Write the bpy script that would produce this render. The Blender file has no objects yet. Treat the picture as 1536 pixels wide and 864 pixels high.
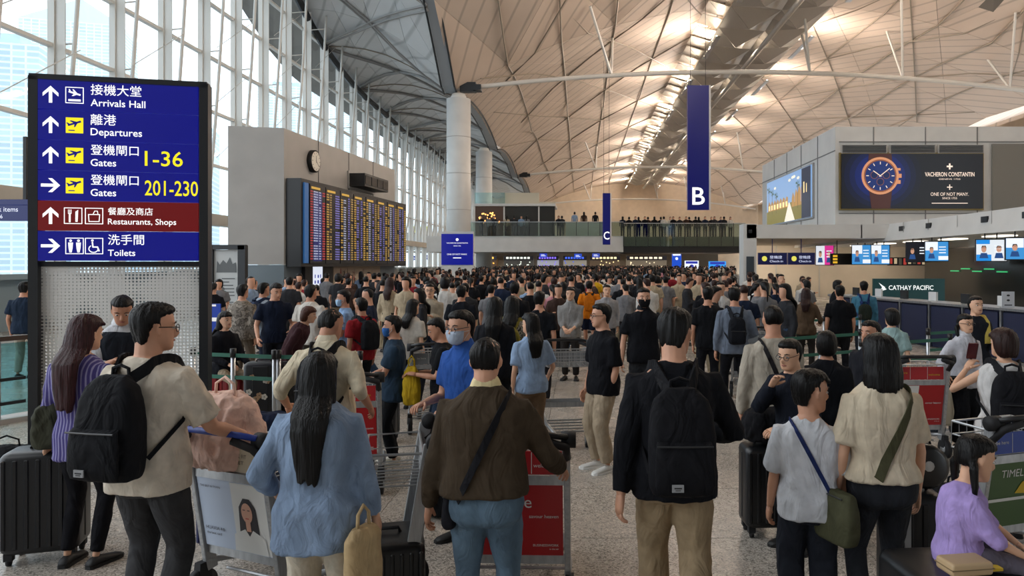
import bpy, bmesh, math, random
from math import sin, cos, pi, radians as R, sqrt
from mathutils import Vector, Matrix, Quaternion, noise
from mathutils.bvhtree import BVHTree
SC = bpy.context.scene
COL = SC.collection
# ------------------------------------------------------------------ camera
FPX, VX, HY, CZ = 1110.0, 870.0, 396.0, 2.0      # focal length in px, vanishing point, eye height
cam = bpy.data.cameras.new('camera'); cam_o = bpy.data.objects.new('camera', cam); COL.objects.link(cam_o)
cam.sensor_width = 36; cam.lens = 36 * FPX / 1536
cam.shift_x = (768 - VX) / 1536; cam.shift_y = -(432 - HY) / 1536
cam_o.location = (0, 0, CZ); cam_o.rotation_euler = (pi / 2, 0, 0); cam.clip_end = 2000
SC.camera = cam_o
SC.view_settings.view_transform = 'Standard'; SC.view_settings.look = 'None'
SC.view_settings.exposure = 0.17; SC.view_settings.gamma = 1; SC.view_settings.use_curve_mapping = False
# ------------------------------------------------------------------ overcast sky
W = bpy.data.worlds.new('overcast'); SC.world = W; W.use_nodes = True
_n = W.node_tree.nodes; _l = W.node_tree.links
bg = _n['Background']; bg.inputs['Strength'].default_value = 2.3
_tc = _n.new('ShaderNodeTexCoord'); _sp = _n.new('ShaderNodeSeparateXYZ'); _rp = _n.new('ShaderNodeValToRGB')
_l.new(_tc.outputs['Generated'], _sp.inputs[0]); _l.new(_sp.outputs['Z'], _rp.inputs[0]); _l.new(_rp.outputs[0], bg.inputs['Color'])
_rp.color_ramp.elements[0].position = 0.0; _rp.color_ramp.elements[0].color = (.80, .91, 1, 1)
_rp.color_ramp.elements[1].position = .5; _rp.color_ramp.elements[1].color = (.93, .97, 1, 1)
# ------------------------------------------------------------------ lamps of the hall, with added fill
def lamp(name, kind, loc, direction, power, color, size=(1, 1), spread=None):
    d = bpy.data.lights.new(name, kind); o = bpy.data.objects.new(name, d); COL.objects.link(o)
    d.energy = power; d.color = color
    if kind == 'AREA':
        d.shape = 'RECTANGLE'; d.size, d.size_y = size
        if spread: d.spread = spread
    o.location = loc; o.rotation_euler = Vector(direction).to_track_quat('-Z', 'Y').to_euler()
    return o
WARM = (1, .86, .74)
UPY = [16 + 11.5 * i for i in range(12)]
for y in UPY:                    # uplights fixed on both edges of the suspended roof spine
    lamp('spine_uplight', 'AREA', (8.9, y, 16.9), (-1, 0, .30), 900, WARM, (.5, 5))
    lamp('spine_uplight', 'AREA', (15.1, y, 16.9), (1, 0, .30), 720, WARM, (.5, 5))
for y in UPY:                    # fill lamps added at spine height, without fixtures, to brighten the hall
    lamp('spine_downlight', 'AREA', (12, y, 16.6), (-.25, 0, -1), 420, (1, .86, .70), (1.0, 5))
for y in (12, 18, 24, 30, 36):   # under the counter canopy
    lamp('canopy_downlight', 'AREA', (13.6, y, 2.88), (0, 0, -1), 26, (1, .88, .72), (.5, 3))
for x in (-14, -7, 0, 7, 14):    # far concourse ceiling
    lamp('concourse_downlight', 'AREA', (x, 136, 3.9), (0, -.3, -1), 260, (1, .9, .78), (5, 3))
for x in (8, 11, 14, 17):
    lamp('soffit_downlight', 'AREA', (x, 41, 2.98), (0, .4, -1), 70, (1, .85, .66), (.8, .8))
# ------------------------------------------------------------------ materials
def lin(c):
    return c / 12.92 if c <= .04045 else ((c + .055) / 1.055) ** 2.4
def rgb(h):
    if isinstance(h, (tuple, list)): return tuple(h)[:3]
    h = h.lstrip('#'); return tuple(lin(int(h[i:i + 2], 16) / 255) for i in (0, 2, 4))
_mats = {}
def mat(name, color, rough=.6, metal=0, kind='plain', **k):
    """procedural material; kind chooses the fine relief / grain"""
    key = (name, str(color), rough, metal, kind, str(k))
    if key in _mats: return _mats[key]
    m = bpy.data.materials.new(name); m.use_nodes = True; _mats[key] = m
    nt = m.node_tree; N = nt.nodes; L = nt.links; b = N['Principled BSDF']
    c = rgb(color) + (1,)
    b.inputs['Base Color'].default_value = c; b.inputs['Roughness'].default_value = rough; b.inputs['Metallic'].default_value = metal
    m.diffuse_color = c
    def coord(sx=1, sy=1, sz=1):
        t = N.new('ShaderNodeTexCoord'); mp = N.new('ShaderNodeMapping'); mp.inputs['Scale'].default_value = (sx, sy, sz)
        L.new(t.outputs['Object'], mp.inputs[0]); return mp.outputs[0]
    def nz(scale, detail=3, v=None):
        t = N.new('ShaderNodeTexNoise'); t.inputs['Scale'].default_value = scale; t.inputs['Detail'].default_value = detail
        L.new(v if v is not None else coord(), t.inputs['Vector']); return t.outputs['Fac']
    def bump(h, s, d=.01):
        bp = N.new('ShaderNodeBump'); bp.inputs['Strength'].default_value = s; bp.inputs['Distance'].default_value = d
        L.new(h, bp.inputs['Height']); L.new(bp.outputs[0], b.inputs['Normal'])
    def vary(fac, lo, hi, p0=.3, p1=.7):
        r = N.new('ShaderNodeValToRGB'); e = r.color_ramp.elements
        e[0].position = p0; e[1].position = p1
        e[0].color = tuple(min(1, x * lo) for x in c[:3]) + (1,); e[1].color = tuple(min(1, x * hi) for x in c[:3]) + (1,)
        L.new(fac, r.inputs[0]); L.new(r.outputs[0], b.inputs['Base Color']); return r
    if kind == 'cloth':
        b.inputs['Specular IOR Level'].default_value = .15
        f = nz(k.get('scale', 16), 4); vary(f, .85, 1.12); w = nz(7.5, 3, coord(1, 1, .5)); N[w.node.name].inputs['Distortion'].default_value = 1.2; bump(w, .9, .04)
    elif kind == 'denim':
        b.inputs['Specular IOR Level'].default_value = .2
        f = nz(9, 5, coord(1, 1, .45)); vary(f, .72, 1.25, .35, .7); w = nz(8, 4, coord(1, 1, .6)); N[w.node.name].inputs['Distortion'].default_value = 1.2; bump(w, .9, .04)
    elif kind == 'stripe':
        w = N.new('ShaderNodeTexWave'); w.wave_type = 'BANDS'; w.bands_direction = 'X'; w.inputs['Scale'].default_value = k.get('scale', 16)
        w.inputs['Distortion'].default_value = .6; w.inputs['Detail Scale'].default_value = .5
        L.new(coord(1, .35, .12), w.inputs['Vector'])
        r = N.new('ShaderNodeValToRGB'); e = r.color_ramp.elements; e[0].position = .62; e[0].color = c; e[1].position = .82; e[1].color = rgb(k['second']) + (1,)
        L.new(w.outputs['Fac'], r.inputs[0]); L.new(r.outputs[0], b.inputs['Base Color'])
    elif kind == 'camo':
        v = N.new('ShaderNodeTexNoise'); v.inputs['Scale'].default_value = k.get('scale', 14); v.inputs['Detail'].default_value = 2
        L.new(coord(), v.inputs['Vector']); r = N.new('ShaderNodeValToRGB'); r.color_ramp.interpolation = 'CONSTANT'
        e = r.color_ramp.elements; e[0].color = c; e[1].position = .46; e[1].color = rgb(k['second']) + (1,)
        x = r.color_ramp.elements.new(.56); x.color = rgb(k['third']) + (1,)
        L.new(v.outputs['Fac'], r.inputs[0]); L.new(r.outputs[0], b.inputs['Base Color'])
    elif kind == 'hair':
        b.inputs['Specular IOR Level'].default_value = .22
        f = nz(130, 3, coord(1, 1, .05)); vary(f, .5, 1.5); bump(f, .9, .006)
    elif kind == 'skin':
        f = nz(14, 2); vary(f, .93, 1.06)
        b.inputs['Subsurface Weight'].default_value = 0
    elif kind == 'terrazzo':
        v = N.new('ShaderNodeTexVoronoi'); v.inputs['Scale'].default_value = 100; L.new(coord(), v.inputs['Vector'])
        hs = N.new('ShaderNodeSeparateColor'); L.new(v.outputs['Color'], hs.inputs[0])
        r = N.new('ShaderNodeValToRGB'); e = r.color_ramp.elements
        e[0].position = .12; e[0].color = tuple(x * .42 for x in c[:3]) + (1,); e[1].position = .9; e[1].color = tuple(min(1, x * 1.45) for x in c[:3]) + (1,)
        x = e.new(.3); x.color = tuple(x_ * .9 for x_ in c[:3]) + (1,); x = e.new(.7); x.color = tuple(x_ * 1.05 for x_ in c[:3]) + (1,)
        L.new(hs.outputs[0], r.inputs[0])
        mx = N.new('ShaderNodeMixRGB'); mx.blend_type = 'MULTIPLY'; mx.inputs[0].default_value = .35
        r2 = N.new('ShaderNodeValToRGB'); r2.color_ramp.elements[0].color = (.6, .6, .6, 1); L.new(nz(.7, 4), r2.inputs[0])
        L.new(r.outputs[0], mx.inputs[1]); L.new(r2.outputs[0], mx.inputs[2]); L.new(mx.outputs[0], b.inputs['Base Color'])
        rr = N.new('ShaderNodeMapRange'); rr.inputs['To Min'].default_value = rough * .6; rr.inputs['To Max'].default_value = rough * 1.6; L.new(nz(1.3, 4), rr.inputs[0]); L.new(rr.outputs[0], b.inputs['Roughness'])
    elif kind == 'brushed':
        f = nz(30, 3, coord(1, 12, .3)); vary(f, .8, 1.15); bump(f, .15, .003)
    elif kind == 'panel':
        f = nz(k.get('scale', 1.2), 5); vary(f, .93, 1.05)
    elif kind == 'roof':
        w = N.new('ShaderNodeTexWave'); w.wave_type = 'BANDS'; w.bands_direction = 'DIAGONAL'; w.inputs['Scale'].default_value = .55
        w.inputs['Distortion'].default_value = 0; L.new(coord(1, .6, .2), w.inputs['Vector'])
        r = N.new('ShaderNodeValToRGB'); e = r.color_ramp.elements; e[0].position = 0; e[0].color = tuple(x * .70 for x in c[:3]) + (1,); e[1].position = .10; e[1].color = c
        L.new(w.outputs['Fac'], r.inputs[0])
        mx = N.new('ShaderNodeMixRGB'); mx.blend_type = 'MULTIPLY'; mx.inputs[0].default_value = .5
        r2 = N.new('ShaderNodeValToRGB'); r2.color_ramp.elements[0].color = (.68, .66, .63, 1); r2.color_ramp.elements[1].position = .7; L.new(nz(.35, 5), r2.inputs[0])
        L.new(r.outputs[0], mx.inputs[1]); L.new(r2.outputs[0], mx.inputs[2]); L.new(mx.outputs[0], b.inputs['Base Color'])
    elif kind == 'plastic':
        bump(nz(260, 2), .08, .002)
    elif kind == 'tower':
        bk = N.new('ShaderNodeTexBrick'); bk.inputs['Scale'].default_value = k.get('scale', .25); bk.offset = 0
        bk.inputs['Color1'].default_value = c; bk.inputs['Color2'].default_value = tuple(x * .8 for x in c[:3]) + (1,)
        bk.inputs['Mortar'].default_value = tuple(min(1, x * 1.35) for x in c[:3]) + (1,); bk.inputs['Mortar Size'].default_value = .04
        t = N.new('ShaderNodeTexCoord'); mp = N.new('ShaderNodeMapping'); mp.inputs['Rotation'].default_value = (pi / 2, 0, 0)
        L.new(t.outputs['Object'], mp.inputs[0]); L.new(mp.outputs[0], bk.inputs[0]); L.new(bk.outputs[0], b.inputs['Base Color'])
    if 'alpha' in k: b.inputs['Alpha'].default_value = k['alpha']
    return m
def emit(name, color, s=1.0):
    key = (name, str(color), s, 'e')
    if key in _mats: return _mats[key]
    m = bpy.data.materials.new(name); m.use_nodes = True; b = m.node_tree.nodes['Principled BSDF']; _mats[key] = m
    c = rgb(color) + (1,); b.inputs['Base Color'].default_value = tuple(x * .3 for x in c[:3]) + (1,); b.inputs['Roughness'].default_value = .3
    b.inputs['Emission Color'].default_value = c; b.inputs['Emission Strength'].default_value = s; m.diffuse_color = c
    return m
def glass(name, tint=(.9, .97, .96), gloss=.08):
    key = (name, str(tint), gloss, 'g')
    if key in _mats: return _mats[key]
    m = bpy.data.materials.new(name); m.use_nodes = True; nt = m.node_tree; _mats[key] = m
    for n in list(nt.nodes): nt.nodes.remove(n)
    o = nt.nodes.new('ShaderNodeOutputMaterial'); t = nt.nodes.new('ShaderNodeBsdfTransparent'); g = nt.nodes.new('ShaderNodeBsdfGlossy')
    g.inputs['Roughness'].default_value = .03; t.inputs[0].default_value = tuple(tint) + (1,)
    x = nt.nodes.new('ShaderNodeMixShader'); x.inputs[0].default_value = gloss
    nt.links.new(t.outputs[0], x.inputs[1]); nt.links.new(g.outputs[0], x.inputs[2]); nt.links.new(x.outputs[0], o.inputs[0])
    return m
def perforated(name):
    """white sheet metal with a grid of round holes, hole size changing in broad patches"""
    m = bpy.data.materials.new(name); m.use_nodes = True; nt = m.node_tree; N = nt.nodes; L = nt.links; b = N['Principled BSDF']
    b.inputs['Base Color'].default_value = (.74, .73, .70, 1); b.inputs['Roughness'].default_value = .45
    t = N.new('ShaderNodeTexCoord'); sep = N.new('ShaderNodeSeparateXYZ'); L.new(t.outputs['Object'], sep.inputs[0])
    def mth(op, a, bb=None):
        n = N.new('ShaderNodeMath'); n.operation = op
        for i, v in enumerate((a, bb)):
            if v is None: continue
            if isinstance(v, (int, float)): n.inputs[i].default_value = v
            else: L.new(v, n.inputs[i])
        return n.outputs[0]
    P = .034
    fx = mth('SUBTRACT', mth('FRACT', mth('DIVIDE', sep.outputs['X'], P)), .5); fz = mth('SUBTRACT', mth('FRACT', mth('DIVIDE', sep.outputs['Z'], P)), .5)
    d = mth('SQRT', mth('ADD', mth('MULTIPLY', fx, fx), mth('MULTIPLY', fz, fz)))
    nzt = N.new('ShaderNodeTexNoise'); nzt.inputs['Scale'].default_value = 2.6; nzt.inputs['Detail'].default_value = 0; L.new(t.outputs['Object'], nzt.inputs['Vector'])
    st = N.new('ShaderNodeMapRange'); st.inputs['From Min'].default_value = .42; st.inputs['From Max'].default_value = .56; st.inputs['To Min'].default_value = .14; st.inputs['To Max'].default_value = .36
    L.new(nzt.outputs['Fac'], st.inputs[0])
    hole = mth('GREATER_THAN', d, st.outputs[0]); L.new(hole, b.inputs['Alpha']); return m
# ------------------------------------------------------------------ mesh builder
SCT = bpy.data.scenes.new('workbench')       # scratch scene for evaluating modifiers, removed at the end
def tdg():
    SCT.view_layers[0].update(); return SCT.view_layers[0].depsgraph
class MB:
    def __init__(s): s.v = []; s.f = []; s.m = []; s.mi = 0
    def add(s, vs, fs, M=None):
        o = len(s.v)
        s.v += [tuple(M @ Vector(p)) for p in vs] if M is not None else [tuple(p) for p in vs]
        s.f += [tuple(i + o for i in f) for f in fs]; s.m += [s.mi] * len(fs); return s
    def box(s, c, d, M=None, taper=1):
        x, y, z = d[0] / 2, d[1] / 2, d[2] / 2; t = taper
        vs = [(c[0] + a * x * (t if k > 0 else 1), c[1] + b * y * (t if k > 0 else 1), c[2] + k * z) for k in (-1, 1) for b in (-1, 1) for a in (-1, 1)]
        return s.add(vs, [(0, 2, 3, 1), (4, 5, 7, 6), (0, 1, 5, 4), (2, 6, 7, 3), (0, 4, 6, 2), (1, 3, 7, 5)], M)
    def rbox(s, c, d, r=.03, M=None, n=3):
        """box with rounded vertical and horizontal edges (lofted superellipse rings)"""
        hz = d[2] / 2; rings = []
        for k in range(n + 1):
            a = pi / 2 * k / n; rings.append((-hz + r - r * cos(a), r * (1 - sin(a))))
        rings += [(-z, i) for z, i in reversed(rings)]
        RR = []
        for z, i in rings:
            pts = []
            hx, hy = d[0] / 2 - i, d[1] / 2 - i; rr = max(r - i * .3, .004)
            for q, (sx, sy) in enumerate(((1, 1), (-1, 1), (-1, -1), (1, -1))):
                for k in range(n + 1):
                    a = pi / 2 * (q + k / n)
                    pts.append((c[0] + sx * (hx - rr) + rr * cos(a), c[1] + sy * (hy - rr) + rr * sin(a), c[2] + z))
            RR.append(pts)
        return s.loft(RR, M)
    def loft(s, rings, M=None, cap=True):
        n = len(rings[0]); vs = [p for r in rings for p in r]; fs = []
        for i in range(len(rings) - 1):
            for k in range(n):
                a = i * n + k; b = i * n + (k + 1) % n; fs.append((a, b, b + n, a + n))
        if cap: fs.append(tuple(reversed(range(n)))); fs.append(tuple(range((len(rings) - 1) * n, len(rings) * n)))
        return s.add(vs, fs, M)
    def tube(s, pts, r, n=8, M=None, flat=None, cap=True):
        """tube through points; r number or list; flat = (side axis, ratio) squashes the section"""
        pts = [Vector(p) for p in pts]; rs = r if isinstance(r, (list, tuple)) else [r] * len(pts)
        rings = []; u = None
        for i, p in enumerate(pts):
            t = (pts[min(i + 1, len(pts) - 1)] - pts[max(i - 1, 0)])
            if t.length < 1e-9: t = Vector((0, 0, 1))
            t.normalize()
            if flat is not None: u = Vector(flat[0]) - t * Vector(flat[0]).dot(t)
            elif u is None:
                a = Vector((1, 0, 0)) if abs(t.x) < .9 else Vector((0, 1, 0)); u = a - t * a.dot(t)
            else: u = u - t * u.dot(t)
            u.normalize(); w = t.cross(u)
            rr = rs[i]; ra, rb = rr if isinstance(rr, (tuple, list)) else (rr, rr * (flat[1] if flat else 1))
            rings.append([p + u * ra * cos(2 * pi * k / n) + w * rb * sin(2 * pi * k / n) for k in range(n)])
        return s.loft(rings, M, cap)
    def beam(s, a, b, w, h, up=(0, 0, 1)):
        a = Vector(a); b = Vector(b); t = (b - a).normalized(); u = t.cross(Vector(up))
        if u.length < 1e-6: u = t.cross(Vector((0, 1, 0)))
        u.normalize(); v = u.cross(t)
        return s.loft([[p + u * x * w / 2 + v * y * h / 2 for x, y in ((-1, -1), (1, -1), (1, 1), (-1, 1))] for p in (a, b)])
    def cyl(s, a, b, r, n=12, r2=None): return s.tube([a, b], [r, r if r2 is None else r2], n)
    def ell(s, c, r, n=10, m=6, M=None, rot=None):
        rings = []
        for i in range(m + 1):
            a = -pi / 2 + pi * (i + .02) / (m + .04); rings.append([(cos(a) * cos(2 * pi * k / n) * r[0], cos(a) * sin(2 * pi * k / n) * r[1], sin(a) * r[2]) for k in range(n)])
        T = Matrix.Translation(c) @ (rot.to_4x4() if rot else Matrix.Identity(4))
        return s.loft(rings, (M @ T) if M is not None else T)
    def poly(s, pts, M=None):
        """flat polygon from (x, z) pairs, facing -Y"""
        return s.add([(p[0], 0, p[1]) for p in pts], [tuple(range(len(pts)))], M)
    def slab(s, pts, t, M=None):
        n = len(pts); vs = [(x, 0, z) for x, z in pts] + [(x, t, z) for x, z in pts]
        return s.add(vs, [tuple(range(n)), tuple(reversed(range(n, 2 * n)))] + [(i, i + n, (i + 1) % n + n, (i + 1) % n) for i in range(n)], M)
    def rect(s, x0, z0, x1, z1, M=None): return s.poly([(x0, z0), (x1, z0), (x1, z1), (x0, z1)], M)
    def disc(s, c, r, n=24, M=None, r2=None):
        return s.poly([(c[0] + r * cos(2 * pi * k / n), c[1] + (r2 or r) * sin(2 * pi * k / n)) for k in range(n)], M)
    def line(s, pts, w, M=None):
        for a, b in zip(pts[:-1], pts[1:]):
            d = Vector((b[0] - a[0], b[1] - a[1])); 
            if d.length < 1e-9: continue
            d.normalize(); p = Vector((-d.y, d.x)) * w / 2; e = d * w * .3
            s.poly([(a[0] - e.x + p.x, a[1] - e.y + p.y), (a[0] - e.x - p.x, a[1] - e.y - p.y), (b[0] + e.x - p.x, b[1] + e.y - p.y), (b[0] + e.x + p.x, b[1] + e.y + p.y)], M)
        return s
    def mesh(s, name='mesh', mats=None, smooth=False):
        me = bpy.data.meshes.new(name); me.from_pydata(s.v, [], s.f)
        if mats:
            for m in (mats if isinstance(mats, (list, tuple)) else [mats]): me.materials.append(m)
            if any(s.m): me.polygons.foreach_set('material_index', s.m)
        bm = bmesh.new(); bm.from_mesh(me); bmesh.ops.recalc_face_normals(bm, faces=bm.faces[:]) if not getattr(s, 'raw', 0) else None; bm.to_mesh(me); bm.free()
        if smooth: me.shade_smooth()
        me.update(); return me
    def build(s, name, mats=None, parent=None, smooth=False, loc=None, bevel=None, angle=None):
        me = s.mesh(name, mats, smooth); o = bpy.data.objects.new(name, me); COL.objects.link(o)
        if parent: o.parent = parent
        if loc is not None: o.location = loc
        if bevel:
            md = o.modifiers.new('bevel', 'BEVEL'); md.width = bevel; md.segments = 2; md.limit_method = 'ANGLE'
        return o
def tag(o, label=None, cat=None, group=None, kind=None):
    if label: o['label'] = label
    if cat: o['category'] = cat
    if group: o['group'] = group
    if kind: o['kind'] = kind
    return o
def empty(name, loc=(0, 0, 0), rz=0, label=None, cat=None, group=None, kind=None, parent=None):
    o = bpy.data.objects.new(name, None); COL.objects.link(o); o.location = loc; o.rotation_euler = (0, 0, rz); o.empty_display_size = .1
    if parent: o.parent = parent
    return tag(o, label, cat, group, kind)
def clone(o, parent=None):
    c = o.copy(); COL.objects.link(c); c.parent = parent
    for ch in o.children: clone(ch, c)
    return c
def PX(px, Y): return (px - VX) * Y / FPX
def PZ(py, Y): return CZ + (HY - py) * Y / FPX
_tcache = {}
def text(mb, s, x, z, h=None, w=None, M=None, align='l', sx=None, bold=0):
    """flat lettering in the x/z plane (facing -Y); h = height of the ink, w = width"""
    key = (s, bold)
    if key not in _tcache:
        cu = bpy.data.curves.new('t', 'FONT'); cu.body = s; cu.size = 1; cu.resolution_u = 3; cu.offset = bold
        ob = bpy.data.objects.new('t', cu); SCT.collection.objects.link(ob)
        dg = tdg(); me = bpy.data.meshes.new_from_object(ob.evaluated_get(dg))
        vs = [(v.co.x, v.co.y) for v in me.vertices]; fs = [tuple(p.vertices) for p in me.polygons]
        bpy.data.objects.remove(ob); bpy.data.curves.remove(cu); bpy.data.meshes.remove(me)
        xs = [v[0] for v in vs] or [0]; ys = [v[1] for v in vs] or [0]
        _tcache[key] = (vs, fs, min(xs), max(xs), min(ys), max(ys))
    vs, fs, x0, x1, y0, y1 = _tcache[key]
    kz = h / (y1 - y0) if h else w / (x1 - x0); kx = w / (x1 - x0) if w else kz
    W_ = (x1 - x0) * kx; ox = {'l': 0, 'c': -W_ / 2, 'r': -W_}[align]
    return mb.add([(x + ox + (a - x0) * kx, 0, z + (b - y0) * kz) for a, b in vs], fs, M)
# ================================================================== STRUCTURE
random.seed(4)
M_floor = mat('terrazzo', '#b4aca2', .24, 0, 'terrazzo')
M_joint = mat('floor_joint', '#5d5750', .6)
M_roof = mat('roof_panel', '#d2c0b0', .62, 0, 'roof')
M_roofback = mat('roof_backing', '#6d665e', .8)
M_steelw = mat('white_steel', '#d4d1cb', .4)
M_rib = mat('roof_rib', '#8d8171', .5)
M_alu = mat('aluminium', '#b9bcbf', .32, .9, 'brushed')
M_grey = mat('grey_panel', '#a8a6a3', .5, 0, 'panel')
M_white = mat('white_panel', '#cfcfcd', .45, 0, 'panel')
M_black = mat('black_plastic', '#141416', .45, 0, 'plastic')
M_dark = mat('dark_metal', '#25272a', .4, .3)
# ---- floor : slab plus single tiles near the camera
TS = 1.2
fl = empty('floor', kind='structure')
MB().box((2, 70, -.07), (60, 190, .1)).build('slab', [M_joint], fl)
tile = None
for ix in range(-9, 8):
    for iy in range(1, 17):
        if tile is None: tile = MB().box((0, 0, -.01), (TS - .006, TS - .006, .02)).mesh('tile', [M_floor])
        o = bpy.data.objects.new('floor_tile', tile); COL.objects.link(o); o.parent = fl; o.location = (ix * TS + .2, iy * TS, 0)
mb = MB()
X0, X1, Y0, Y1 = -9.5 * TS + .2, 7.5 * TS + .2, .5 * TS, 16.5 * TS
for a, b, c, d in ((-28, X0, -25, 165), (X1, 32, -25, 165), (X0, X1, -25, Y0), (X0, X1, Y1, 165)):
    mb.box(((a + b) / 2, (c + d) / 2, -.01), (b - a, d - c, .02))
tag(mb.build('floor_paving', [M_floor], fl), kind='stuff')
# ---- roof
XA, XB, XC = -8.0, 33.0, 12.5
def nearup(y): return max(0, min(4.2, (46 - y) * .55))
def valley(y): return 12.9 + nearup(y) + 1.1 * abs(sin(pi * (y - 47) / 23)) ** .8
def roofz(x, y):
    u = (x - XC) / (XB - XC); r = 1.1 * abs(sin(pi * (y - 47) / 23)) ** .8 + nearup(y)
    k = min(1, abs(u)) ** 1.6
    return 12.9 + r * k * .9 + 5.6 * (1 - abs(u) ** 2.1)
def eave(y):
    return 14.9 + .35 * abs(sin(pi * (y - 47) / 23)) + (max(0, (60 - y) / 15) ** 2 * 2.6 if y > 25 else 14.2)
def rsurf(i, y, NI=12):
    x = XA + (XB - XA) * i / NI; return Vector((x, y, roofz(x, y)))
def lsurf(t, y):                # t 0 valley .. 1 eave .. beyond = overhang
    a = Vector((XA - .5, y, valley(y))); b = Vector((-17, y, eave(y)))
    p = a.lerp(b, t); p.z += 1.0 * sin(pi * min(1, t)) * (1 if t < 1 else 0); return p
ceil_ = empty('ceiling', kind='structure')
YS = [8 + 6.5 * k for k in range(24)]
def tri_panel(a, b, c, up, shrink=.988):
    g = (a + b + c) / 3; vs = [g + (p - g) * shrink for p in (a, b, c)]
    mb = MB(); mb.loft([vs, [v + up for v in vs]]); return mb
near = MB(); far = MB(); cnt = 0
for j in range(len(YS) - 1):
    for i in range(12):
        q = [rsurf(i, YS[j]), rsurf(i + 1, YS[j]), rsurf(i + 1, YS[j + 1]), rsurf(i, YS[j + 1])]
        q = [p + Vector((0, 0, .0)) for p in q]
        for t in (((0, 1, 2), (0, 2, 3)) if (i + j) % 2 else ((0, 1, 3), (1, 2, 3))):
            m = tri_panel(*[q[k] for k in t], Vector((0, 0, .08)))
            if 14 < YS[j] < 80 and cnt < 298:
                m.build('roof_panel', [M_roof], ceil_); cnt += 1
            else: far.add(m.v, m.f)
tag(far.build('roof_panels', [M_roof], ceil_), kind='stuff')
mb = MB()                       # backing skin above the joints
for j in range(-5, len(YS) - 1):
    ya, yb = 8 + 6.5 * j, 8 + 6.5 * (j + 1)
    for i in range(12):
        q = [rsurf(i, ya), rsurf(i + 1, ya), rsurf(i + 1, yb), rsurf(i, yb)]; mb.add([p + Vector((0, 0, .25)) for p in q], [(0, 1, 2, 3)])
mb.build('roof_skin', [M_roofback], ceil_)
mb = MB()
mb.loft([[(33, y, 12.9), (36.5, y, 15.5), (36.5, y, 15.8), (33, y, 13.2)] for y in (-20, 165)]); mb.build('next_vault', [M_roof], ceil_)
# left side vault in single triangular panels
M_roofl = mat('side_roof_panel', '#c6c6c6', .6, 0, 'roof')
LT = [0, .25, .5, .75, 1.0]; lfar = MB()
YL = [26 + 3.8 * k for k in range(36)]; cnt = 0
for j in range(len(YL) - 1):
    for i in range(4):
        q = [lsurf(LT[i], YL[j]), lsurf(LT[i + 1], YL[j]), lsurf(LT[i + 1], YL[j + 1]), lsurf(LT[i], YL[j + 1])]
        for t in (((0, 1, 2), (0, 2, 3)) if (i + j) % 2 else ((0, 1, 3), (1, 2, 3))):
            m = tri_panel(*[q[k] for k in t], Vector((0, 0, .08)), .985)
            if j < 16: m.build('side_roof_panel', [M_roofl], ceil_)
            else: lfar.add(m.v, m.f)
tag(lfar.build('side_roof_panels', [M_roofl], ceil_), kind='stuff')
mb = MB()
for j in range(-8, 36):
    ya, yb = 26 + 3.8 * j, 26 + 3.8 * (j + 1)
    ts = LT + [1.6]
    for i in range(5):
        q = [lsurf(ts[i], ya), lsurf(ts[i + 1], ya), lsurf(ts[i + 1], yb), lsurf(ts[i], yb)]; mb.add([p + Vector((0, 0, .2)) for p in q], [(0, 1, 2, 3)])
mb.build('side_roof_skin', [M_roofback], ceil_)
# ribs: longitudinal curves and diagonals, each one an own part
for i in range(1, 12):
    for ya, yb in ((14.5, 47), (47, 93), (93, 150)):
        n = 12; mb = MB(); mb.tube([rsurf(i, ya + (yb - ya) * k / n) - Vector((0, 0, .06)) for k in range(n + 1)], .055, 5); mb.build('rib', [M_rib], ceil_)
for d in (1, -1):
    for s in range(-12, 13, 2):
        for part in (0, 1):
            pts = []
            for k in range(part * 10, part * 10 + 11):
                i = (s + k * .9) if d > 0 else (12 - s - k * .9)
                y = 14.5 + 6.5 * k
                if 0 <= i <= 12: pts.append(rsurf(i, y) - Vector((0, 0, .05)))
            if len(pts) > 1: MB().tube(pts, .045, 5).build('diagonal_rib', [M_rib], ceil_)
M_ribl = mat('side_rib', '#8f8d8b', .5)
for s in range(0, 12):          # heavy crossed struts of the side vault
    ya = 26 + 7.6 * s
    for a, b in ((0, 1), (1, 0)):
        mb = MB()
        for o_ in (-.1, .1):
            mb.tube([lsurf(a + (b - a) * k / 6, ya + 7.6 * k / 6 + o_ * 1.5) - Vector((0, 0, .12)) for k in range(7)], .07, 5)
        mb.build('crossed_strut', [M_ribl], ceil_)
    MB().tube([lsurf(k / 6, ya) - Vector((0, 0, .08)) for k in range(7)], .04, 5).build('side_rib', [M_rib], ceil_)
# valley gutter strip and eave beam
mb = MB()
vy = [20 + 1.0 * k for k in range(115)]
mb.loft([[Vector((XA - .55, y, valley(y) - .05)), Vector((XA + .15, y, valley(y) - .05)), Vector((XA + .15, y, valley(y) + .15)), Vector((XA - .55, y, valley(y) + .15))] for y in vy])
mb.build('valley_gutter', [mat('gutter', '#9aa0a6', .45, .2)], ceil_)
for o_ in (-.62, .2):
    MB().tube([Vector((XA + o_, y, valley(y) - .1)) for y in vy], .06, 5).build('gutter_edge', [M_dark], ceil_)
MB().tube([Vector((-16.7, y, eave(y) - .35)) for y in [24 + 2 * k for k in range(55)]], .22, 8).build('eave_beam', [M_dark], ceil_)
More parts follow.
